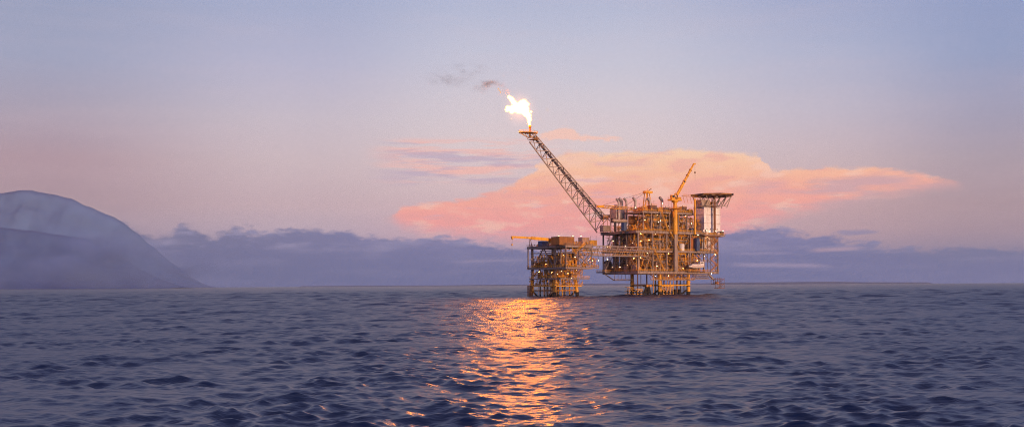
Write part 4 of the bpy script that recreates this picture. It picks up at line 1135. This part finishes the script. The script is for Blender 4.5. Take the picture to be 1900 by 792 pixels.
# ================================================================== FAR LAND
def ridge(name, prof, Y, depth, seed, label, col, relief=.10):
    """Outline heights at distance Y, built as a real ridge with gullied front and back slopes."""
    from mathutils import noise as mn
    n, J = 260, 28; pts = []
    for i in range(n + 1):
        px = prof[0][0] + (prof[-1][0] - prof[0][0]) * i / n
        for (x0, y0), (x1, y1) in zip(prof[:-1], prof[1:]):
            if x0 <= px <= x1:
                t = (px - x0) / (x1 - x0); t = t * t * (3 - 2 * t) * .35 + t * .65; py = y0 + (y1 - y0) * t; break
        tu, tv = unroll(px, py); pts.append((tu * Y, max(2, H + tv * Y)))
    bm = bmesh.new(); rows = []
    for j in range(J + 1):
        s_ = -1 + 2 * j / J; row = []
        for x, h in pts:
            p = Vector((x / 380 + seed * 7, s_ * depth / 300, seed * 3.1))
            g = mn.fractal(p, .9, 2.1, 5)
            rid = abs(mn.noise(Vector((x / 180 + s_ * 1.3, s_ * 1.5, seed)))) 
            z = h * ((1 - abs(s_) ** 1.15) + relief * (g - rid * .9) * (1 - abs(s_)) ** .6 * min(1, abs(s_) * 5)) - (14 if abs(s_) > .99 else 0)
            if j == J // 2: z = h * (1 + .008 * mn.noise(Vector((x / 70, 0, seed))))
            row.append(bm.verts.new((x * (1 + s_ * depth / Y * .6), Y + s_ * depth, z)))
        rows.append(row)
    for j in range(J):
        for i in range(n): bm.faces.new((rows[j][i], rows[j][i + 1], rows[j + 1][i + 1], rows[j + 1][i]))
    me = bpy.data.meshes.new(name); bm.normal_update(); bm.to_mesh(me); bm.free()
    for p in me.polygons: p.use_smooth = True
    o = bpy.data.objects.new(name, me); COL.objects.link(o)
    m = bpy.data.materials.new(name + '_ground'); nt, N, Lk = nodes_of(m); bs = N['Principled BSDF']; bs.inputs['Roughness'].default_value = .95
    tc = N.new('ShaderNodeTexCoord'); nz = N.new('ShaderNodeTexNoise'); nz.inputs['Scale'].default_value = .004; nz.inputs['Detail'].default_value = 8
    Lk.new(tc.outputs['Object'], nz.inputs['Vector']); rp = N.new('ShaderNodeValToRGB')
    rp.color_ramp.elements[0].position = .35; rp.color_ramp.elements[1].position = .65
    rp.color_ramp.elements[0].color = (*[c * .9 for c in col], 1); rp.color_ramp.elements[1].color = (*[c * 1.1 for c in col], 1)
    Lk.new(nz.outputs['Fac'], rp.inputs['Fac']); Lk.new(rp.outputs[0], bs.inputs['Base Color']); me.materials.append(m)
    return tag(o, label, None, None, 'structure')
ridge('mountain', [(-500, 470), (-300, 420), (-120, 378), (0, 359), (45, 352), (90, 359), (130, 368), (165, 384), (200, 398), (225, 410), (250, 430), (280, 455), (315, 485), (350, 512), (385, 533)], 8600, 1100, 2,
      'tall pale mountain fading into haze', (.085, .19, .42))  # blue of the distant haze is mixed into the ground colour
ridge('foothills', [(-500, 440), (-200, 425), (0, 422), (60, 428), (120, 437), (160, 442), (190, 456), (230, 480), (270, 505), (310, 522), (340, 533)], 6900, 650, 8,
      'lower blue hill in front of the mountain', (.055, .135, .35))  # haze blue put into this hill's ground colour too
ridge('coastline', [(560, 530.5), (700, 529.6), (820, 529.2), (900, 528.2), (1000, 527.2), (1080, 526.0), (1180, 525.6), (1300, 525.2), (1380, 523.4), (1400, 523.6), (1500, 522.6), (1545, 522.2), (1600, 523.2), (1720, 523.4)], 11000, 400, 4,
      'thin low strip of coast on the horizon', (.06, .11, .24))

def haze_box():
    bm = bmesh.new(); bmesh.ops.create_cube(bm, size=1)
    for v in bm.verts: v.co = Vector((v.co.x * 27000, v.co.y * 27000, -14 if v.co.z < 0 else 900))
    me = bpy.data.meshes.new('haze'); bm.to_mesh(me); bm.free()
    o = bpy.data.objects.new('haze', me); COL.objects.link(o)
    m = bpy.data.materials.new('haze_air'); nt, N, Lk = nodes_of(m); N.remove(N['Principled BSDF'])
    pv = N.new('ShaderNodeVolumePrincipled'); pv.inputs['Color'].default_value = (.88, .96, 1.0, 1); pv.inputs['Density'].default_value = 3.2e-5
    Lk.new(pv.outputs[0], N['Material Output'].inputs['Volume']); me.materials.append(m)
    tag(o, 'thin evening haze', None, None, 'stuff')
haze_box()

# low mist lying against the foot of the hills
lcY = 5600.; lc = []
def lcp(px, py): tu, tv = unroll(px, py); return tu * lcY, H + tv * lcY
cx_, cz_ = lcp(270, 464)
for px, py, sx, sz, k in ((215, 446, 70, 30, 1), (262, 446, 60, 34, 1), (270, 470, 90, 44, 1.2), (320, 478, 90, 40, 1), (380, 492, 110, 40, .9), (180, 500, 130, 42, .7), (280, 515, 160, 36, .9), (90, 515, 150, 30, .5)):
    x_, z_ = lcp(px, py); lc.append((x_ - cx_, 0, z_ - cz_, sx / 1900 * lcY, sz / 1900 * lcY, k))
x0_, x1_ = lcp(-60, 500)[0], lcp(500, 500)[0]
volume_box('low_cloud', lc, (x1_ - x0_, 500, 2 * (cz_ - 3)), ((x0_ + x1_) / 2, lcY, cz_), .020, (.36, .54, .92), .0045, 'bank of low blue mist at the foot of the mountain', 0)  # slate-blue of a shaded bank put into the mist colour

# ================================================================== SKY
world = bpy.data.worlds.new('World'); scene.world = world; world.use_nodes = True
nt = world.node_tree; N = nt.nodes; Lk = nt.links; N.clear()
out = N.new('ShaderNodeOutputWorld')
def s2l(c): return tuple(((v / 255) / 12.92 if v / 255 <= .04045 else ((v / 255 + .055) / 1.055) ** 2.4) for v in c)
def math_(op, a, b=None, c=None):
    n = N.new('ShaderNodeMath'); n.operation = op
    for i, v in enumerate((a, b, c)):
        if v is None: continue
        if isinstance(v, (int, float)): n.inputs[i].default_value = v
        else: Lk.new(v, n.inputs[i])
    return n.outputs[0]
tc = N.new('ShaderNodeTexCoord'); sep = N.new('ShaderNodeSeparateXYZ'); Lk.new(tc.outputs['Generated'], sep.inputs[0])
x, y, z = sep.outputs
AZ = math_('ARCTAN2', x, y)                       # compass angle, 0 straight ahead
hyp = math_('SQRT', math_('ADD', math_('MULTIPLY', x, x), math_('MULTIPLY', y, y)))
EL = math_('ARCTAN2', z, hyp)                     # elevation angle
def az_el(px, py):
    tu, tv = unroll(px, py); return math.atan(tu), math.atan(tv / math.sqrt(1 + tu * tu))
# turbulence of cloud edges in direction space
comb = N.new('ShaderNodeCombineXYZ'); Lk.new(AZ, comb.inputs[0]); Lk.new(math_('MULTIPLY', EL, 2.4), comb.inputs[1])
def noise(scale, detail, rough=.55, off=0.0, src=None, stretch=None):
    mp = N.new('ShaderNodeMapping'); mp.inputs['Location'].default_value = (off, off * .7, off * 1.3); Lk.new(src or comb.outputs[0], mp.inputs['Vector'])
    if stretch: mp.inputs['Scale'].default_value = stretch
    n = N.new('ShaderNodeTexNoise'); n.inputs['Scale'].default_value = scale; n.inputs['Detail'].default_value = detail; n.inputs['Roughness'].default_value = rough
    Lk.new(mp.outputs[0], n.inputs['Vector']); return n.outputs['Fac']
nA = noise(14, 5, .55, 3.1); nB = noise(60, 4, .6, 7.7); nC = noise(7, 3, .5, 1.9)
def centred(n, k): return math_('MULTIPLY', math_('SUBTRACT', n, .5), k)
def curve(pts, ref=0.25, seg=None, var=None):
    """Piecewise-linear edge height over compass angle; pts in photograph coordinates."""
    fc = N.new('ShaderNodeFloatCurve'); cv = fc.mapping.curves[0]; P_ = sorted((az_el(px, py) for px, py in pts))
    a0, a1 = R(-28), R(28); e0, e1 = -.05, .35
    fc.mapping.clip_min_x = 0; fc.mapping.use_clip = True
    pp = [((a - a0) / (a1 - a0), (e - e0) / (e1 - e0)) for a, e in P_]
    while len(cv.points) < len(pp): cv.points.new(.5, .5)
    for p, (a, e) in zip(cv.points, pp): p.location = (a, e); p.handle_type = 'VECTOR'
    fc.mapping.update()
    Lk.new(math_('DIVIDE', math_('SUBTRACT', var or AZ, a0), a1 - a0), fc.inputs['Value'])
    return math_('ADD', math_('MULTIPLY', fc.outputs[0], e1 - e0), e0)
def smooth(v, lo, hi, top=1.0):
    m = N.new('ShaderNodeMapRange'); m.interpolation_type = 'SMOOTHSTEP'; Lk.new(v, m.inputs['Value'])
    m.inputs['From Min'].default_value = lo; m.inputs['From Max'].default_value = hi; m.inputs['To Max'].default_value = top; return m.outputs[0]
def mixc(fac, a, b):
    m = N.new('ShaderNodeMix'); m.data_type = 'RGBA'
    if isinstance(fac, (int, float)): m.inputs['Factor'].default_value = fac
    else: Lk.new(fac, m.inputs['Factor'])
    for s_, v in (('A', a), ('B', b)):
        if isinstance(v, tuple): m.inputs[s_].default_value = (*s2l(v), 1)
        else: Lk.new(v, m.inputs[s_])
    return m.outputs['Result']
def ramp(px, stops):
    r = N.new('ShaderNodeValToRGB'); top = R(60); cr_ = r.color_ramp; cr_.interpolation = 'LINEAR'
    st = [(az_el(px, py)[1], c) for py, c in stops if py is not None and py > -900] + [(R(-py - 1000), c) for py, c in stops if py <= -900]
    st = sorted((max(0, e) / top, c) for e, c in st)
    while len(cr_.elements) < len(st): cr_.elements.new(.5)
    for el, (p, c) in zip(cr_.elements, st): el.position = min(1, p); el.color = (*s2l(c), 1)
    Lk.new(math_('DIVIDE', EL, top), r.inputs['Fac']); return r.outputs[0]
# photograph rows, then -1000-degrees for the sky above the picture
HI = [(-1021, (132, 148, 206)), (-1031, (74, 94, 168)), (-1060, (36, 52, 112))]
left = ramp(60, [(528, (78, 96, 138)), (440, (136, 120, 146)), (380, (164, 138, 150)), (290, (172, 144, 156)), (200, (164, 154, 174)), (100, (148, 156, 188)), (0, (136, 150, 188))] + HI)
mid = ramp(560, [(528, (128, 130, 168)), (430, (182, 164, 182)), (380, (198, 172, 180)), (300, (204, 184, 190)), (220, (200, 188, 200)), (120, (180, 180, 208)), (0, (156, 168, 206))] + HI)
cen = ramp(1000, [(528, (150, 140, 174)), (430, (204, 168, 182)), (360, (214, 188, 192)), (270, (222, 204, 206)), (180, (212, 204, 214)), (90, (194, 198, 220)), (0, (174, 184, 216))] + HI)
rgt = ramp(1500, [(528, (118, 122, 164)), (430, (186, 154, 164)), (380, (200, 164, 168)), (300, (206, 182, 186)), (200, (194, 186, 202)), (100, (172, 180, 210)), (0, (154, 166, 206))] + HI)
far = ramp(1860, [(528, (88, 106, 150)), (430, (158, 136, 152)), (380, (166, 142, 152)), (290, (166, 152, 166)), (190, (154, 154, 182)), (90, (134, 152, 194)), (0, (128, 148, 196))] + HI)
def band(p0, p1): return smooth(AZ, az_el(p0, 300)[0], az_el(p1, 300)[0])
col = mixc(band(60, 560), left, mid); col = mixc(band(560, 900), col, cen); col = mixc(band(1150, 1550), col, rgt); col = mixc(band(1480, 1880), col, far)
# soft broad unevenness of the high haze
col = mixc(math_('MULTIPLY', smooth(noise(5, 4, .6, 9.3, None, (1, 3, 1)), .40, .85), .14), col, (226, 196, 200))
nD = noise(130, 4, .6, 17.7)
e1 = math_('ADD', EL, math_('ADD', centred(nA, .012), math_('ADD', centred(nB, .012), centred(nD, .006))))
azj = math_('ADD', AZ, math_('ADD', centred(noise(20, 4, .6, 5.5), .022), centred(noise(90, 4, .6, 2.5), .014)))
# thin wisps left of the great cloud
wreg = math_('MULTIPLY', math_('MULTIPLY', smooth(AZ, az_el(660, 300)[0], az_el(780, 300)[0]), smooth(AZ, az_el(1080, 300)[0], az_el(930, 300)[0])),
             math_('MULTIPLY', smooth(EL, az_el(850, 352)[1], az_el(850, 330)[1]), smooth(EL, az_el(850, 252)[1], az_el(850, 268)[1])))
wn = noise(11, 5, .6, 21, None, (1, 4.2, 1))
col = mixc(math_('MULTIPLY', math_('MULTIPLY', wreg, smooth(wn, .40, .58)), .9), col, (246, 186, 174))
wn2 = noise(12, 4, .6, 41, None, (1, 4.5, 1))
col = mixc(math_('MULTIPLY', math_('MULTIPLY', wreg, smooth(wn2, .48, .62)), .7), col, (186, 166, 190))
# small cloud right of the boom tip
sreg = math_('MULTIPLY', smooth(e1, az_el(1070, 264)[1], az_el(1070, 257)[1]), smooth(math_('SUBTRACT', curve([(985, 262), (1005, 246), (1040, 229), (1062, 231), (1080, 247), (1150, 250), (1162, 258), (1175, 264)]), e1), 0, .004))
sreg = math_('MULTIPLY', sreg, math_('MULTIPLY', band(985, 1010), smooth(AZ, az_el(1180, 300)[0], az_el(1130, 300)[0])))
col = mixc(sreg, col, (248, 200, 184))
# the great sunlit cloud
up_ = curve([(690, 410), (722, 402), (745, 384), (790, 374), (870, 366), (905, 356), (955, 342), (985, 318), (1005, 296), (1060, 280), (1120, 282), (1200, 282), (1270, 276), (1340, 282), (1412, 284), (1420, 300), (1428, 314), (1540, 311), (1600, 308), (1650, 310), (1720, 322), (1785, 338), (1800, 342)], var=azj)
lo_ = curve([(690, 408), (722, 402), (745, 418), (790, 430), (900, 440), (1100, 448), (1340, 450), (1370, 430), (1420, 410), (1500, 388), (1600, 366), (1700, 350), (1785, 340), (1800, 339)])
e2 = math_('ADD', EL, math_('ADD', centred(nA, .006), math_('ADD', centred(nB, .011), centred(nD, .004))))
big = math_('MULTIPLY', smooth(math_('SUBTRACT', up_, e2), -.0014, .0042), smooth(math_('SUBTRACT', e2, lo_), -.009, .011))
big = math_('MULTIPLY', big, math_('MULTIPLY', band(700, 735), smooth(AZ, az_el(1800, 300)[0], az_el(1770, 300)[0])))
cc = ramp(1150, [(450, (246, 154, 156)), (400, (255, 162, 152)), (350, (255, 176, 148)), (310, (255, 196, 158)), (285, (255, 210, 172)), (250, (255, 212, 178))])
bil = math_('ADD', centred(noise(26, 5, .55, 71, None, (1, 1.5, 1)), 1.0), 0)
cc = mixc(smooth(bil, .01, .16, .6), cc, (255, 206, 184)); cc = mixc(smooth(bil, -.01, -.16, .5), cc, (238, 160, 156))
cc = mixc(math_('MULTIPLY', smooth(noise(9, 4, .55, 13, None, (1, 1.8, 1)), .48, .68), .35), cc, (236, 172, 168))
fade = math_('MULTIPLY', smooth(AZ, az_el(1450, 300)[0], az_el(1360, 300)[0]), 1.0)
shadow = math_('MULTIPLY', smooth(noise(10, 4, .55, 33, None, (1, 3, 1)), .40, .60), math_('SUBTRACT', 1, fade))
cc = mixc(math_('MULTIPLY', math_('MULTIPLY', shadow, smooth(EL, az_el(1500, 318)[1], az_el(1500, 338)[1])), .85), cc, (206, 164, 172))
lk = noise(16, 4, .6, 51, None, (1, 3.5, 1))
cc = mixc(math_('MULTIPLY', math_('MULTIPLY', smooth(lk, .53, .66), smooth(AZ, az_el(1240, 300)[0], az_el(1150, 300)[0])), .45), cc, (214, 170, 186))
col = mixc(big, col, cc)
# slate bank along the horizon
bk = curve([(-200, 440), (0, 430), (150, 425), (200, 402), (235, 408), (262, 420), (290, 432), (314, 430), (326, 420), (338, 408), (350, 412), (372, 425), (395, 430), (430, 416), (462, 420), (500, 430), (540, 420), (575, 420), (620, 428), (660, 436), (700, 436), (760, 438), (800, 436), (850, 438), (905, 446), (1000, 462), (1110, 470), (1250, 462), (1330, 436), (1380, 424), (1420, 419), (1470, 424), (1520, 432), (1580, 442), (1650, 452), (1720, 462), (1800, 456), (1900, 458), (2100, 450)])
e3 = math_('ADD', EL, math_('ADD', centred(nA, .022), math_('ADD', centred(nB, .022), centred(nD, .008))))
bd = math_('SUBTRACT', bk, e3)
bmask = smooth(bd, -.0005, .007)
bc = mixc(smooth(EL, az_el(900, 528)[1], az_el(900, 430)[1]), (66, 88, 146), (98, 110, 166))
bcr = mixc(smooth(AZ, az_el(200, 300)[0], az_el(900, 300)[0]), (62, 84, 134), bc)
bcr = mixc(smooth(AZ, az_el(1450, 300)[0], az_el(1850, 300)[0]), bcr, (82, 100, 148))
bcr = mixc(math_('MULTIPLY', smooth(noise(13, 5, .6, 61, None, (1, 3.2, 1)), .46, .64), .38), bcr, (152, 148, 184))
lump = centred(noise(42, 6, .62, 81, None, (1, 2.0, 1)), 1.0); hib = smooth(EL, az_el(700, 490)[1], az_el(700, 440)[1])
bcr = mixc(math_('MULTIPLY', smooth(lump, .0, .2, .6), hib), bcr, (142, 142, 182)); bcr = mixc(math_('MULTIPLY', smooth(lump, .0, -.2, .6), hib), bcr, (76, 94, 148))
col = mixc(math_('MULTIPLY', bmask, .94), col, bcr)
bk2 = curve([(-200, 500), (150, 470), (250, 462), (300, 474), (360, 456), (420, 440), (500, 452), (600, 446), (700, 456), (800, 450), (900, 462), (1100, 480), (1340, 470), (1500, 460), (1600, 470), (1900, 480), (2100, 480)])
bd2 = math_('SUBTRACT', bk2, math_('ADD', EL, math_('ADD', centred(noise(22, 5, .6, 91), .03), centred(nB, .014))))
col = mixc(math_('MULTIPLY', smooth(bd2, -.0005, .010), .55), col, mixc(band(200, 1000), (68, 88, 142), (86, 102, 158)))
# low haze belt
col = mixc(smooth(EL, .055, .0, .55), col, mixc(band(200, 1000), (66, 88, 138), (80, 98, 150)))
# pale streaks low on the right
def streak(x0, x1, yc, th_, c, k, tilt=0):
    cy = math_('ADD', az_el(x0, yc)[1], math_('MULTIPLY', math_('SUBTRACT', AZ, az_el(x0, yc)[0]), tilt))
    d_ = math_('ABSOLUTE', math_('SUBTRACT', math_('ADD', EL, centred(nA, .004)), cy))
    m_ = math_('MULTIPLY', smooth(d_, th_, 0), math_('MULTIPLY', band(x0, x0 + (x1 - x0) * .3), smooth(AZ, az_el(x1, 300)[0], az_el(x1 - (x1 - x0) * .3, 300)[0])))
    return m_, c, k
for a in ((1330, 1560, 490, .0035, (160, 146, 178), .6, -.02), (1490, 1610, 464, .003, (196, 160, 172), .5, .03), (1350, 1480, 470, .002, (150, 140, 178), .4, 0), (820, 1000, 487, .0022, (150, 140, 174), .4, .03), (120, 420, 468, .006, (104, 112, 150), .35, -.12)):
    m_, c, k = streak(*a); col = mixc(math_('MULTIPLY', m_, k), col, c)
# little dark cloud on the right
d1 = math_('DIVIDE', math_('SUBTRACT', azj, az_el(1585, 431)[0]), .020); d2 = math_('DIVIDE', math_('SUBTRACT', math_('ADD', EL, centred(nB, .006)), az_el(1585, 431)[1]), .0035)
col = mixc(smooth(math_('ADD', math_('MULTIPLY', d1, d1), math_('MULTIPLY', d2, d2)), 1.2, .1, .75), col, (124, 124, 166))
# the rest of the horizon, behind the viewer: dusk
col = mixc(smooth(EL, .07, .27, .26), col, (176, 176, 186))
back = smooth(math_('ABSOLUTE', AZ), R(34), R(80))
bkc = ramp(950, [(528, (140, 120, 140)), (300, (170, 140, 150)), (100, (130, 134, 166))] + HI)
col = mixc(back, col, bkc)
bg1 = N.new('ShaderNodeBackground'); Lk.new(col, bg1.inputs['Color']); bg1.inputs['Strength'].default_value = 1.12
sky = N.new('ShaderNodeTexSky'); sky.sky_type = 'NISHITA'; sky.sun_disc = False
SUN_EL, SUN_AZ = R(6), R(142)      # low sun behind the viewer's right shoulder (compass angle from +Y toward +X)
sky.sun_elevation = SUN_EL; sky.sun_rotation = SUN_AZ
bg2 = N.new('ShaderNodeBackground'); Lk.new(sky.outputs[0], bg2.inputs['Color']); bg2.inputs['Strength'].default_value = .05
mxs = N.new('ShaderNodeMixShader'); mxs.inputs[0].default_value = .06
Lk.new(bg1.outputs[0], mxs.inputs[1]); Lk.new(bg2.outputs[0], mxs.inputs[2]); Lk.new(mxs.outputs[0], out.inputs['Surface'])
world.cycles.sampling_method = 'MANUAL'; world.cycles.sample_map_resolution = 1024

sl = bpy.data.lights.new('sun', 'SUN'); sl.energy = 4.9; sl.angle = R(12); sl.color = (1.0, .58, .34)
so = bpy.data.objects.new('sun', sl); COL.objects.link(so)
dirv = Vector((math.sin(SUN_AZ) * math.cos(SUN_EL), math.cos(SUN_AZ) * math.cos(SUN_EL), math.sin(SUN_EL)))
so.rotation_euler = dirv.to_track_quat('Z', 'Y').to_euler(); so.location = dirv * 300

# ================================================================== CAMERA
cam = bpy.data.cameras.new('camera'); co = bpy.data.objects.new('camera', cam); COL.objects.link(co)
cam.sensor_width = 36; cam.lens = 36.0; cam.shift_y = (528.575 - 396) / 1900
co.location = (0, 0, H)
co.rotation_euler = (Matrix.Rotation(0, 4, 'X') @ Matrix.Rotation(R(90), 4, 'X') @ Matrix.Rotation(-ROLL, 4, 'Z')).to_euler()
cam.clip_start = .5; cam.clip_end = 90000
scene.camera = co
# the shift turns with the roll, so keep the horizon height by the same small angle

vs_ = scene.view_settings; vs_.view_transform = 'Standard'; vs_.look = 'None'; vs_.exposure = 0; vs_.gamma = 1; vs_.use_curve_mapping = False
cy = scene.cycles
cy.max_bounces = 6; cy.diffuse_bounces = 3; cy.glossy_bounces = 3; cy.transmission_bounces = 2; cy.volume_bounces = 1; cy.transparent_max_bounces = 6
cy.sample_clamp_indirect = 6; cy.use_denoising = True; cy.denoising_prefilter = 'FAST'; cy.use_adaptive_sampling = True; cy.filter_width = 1.05
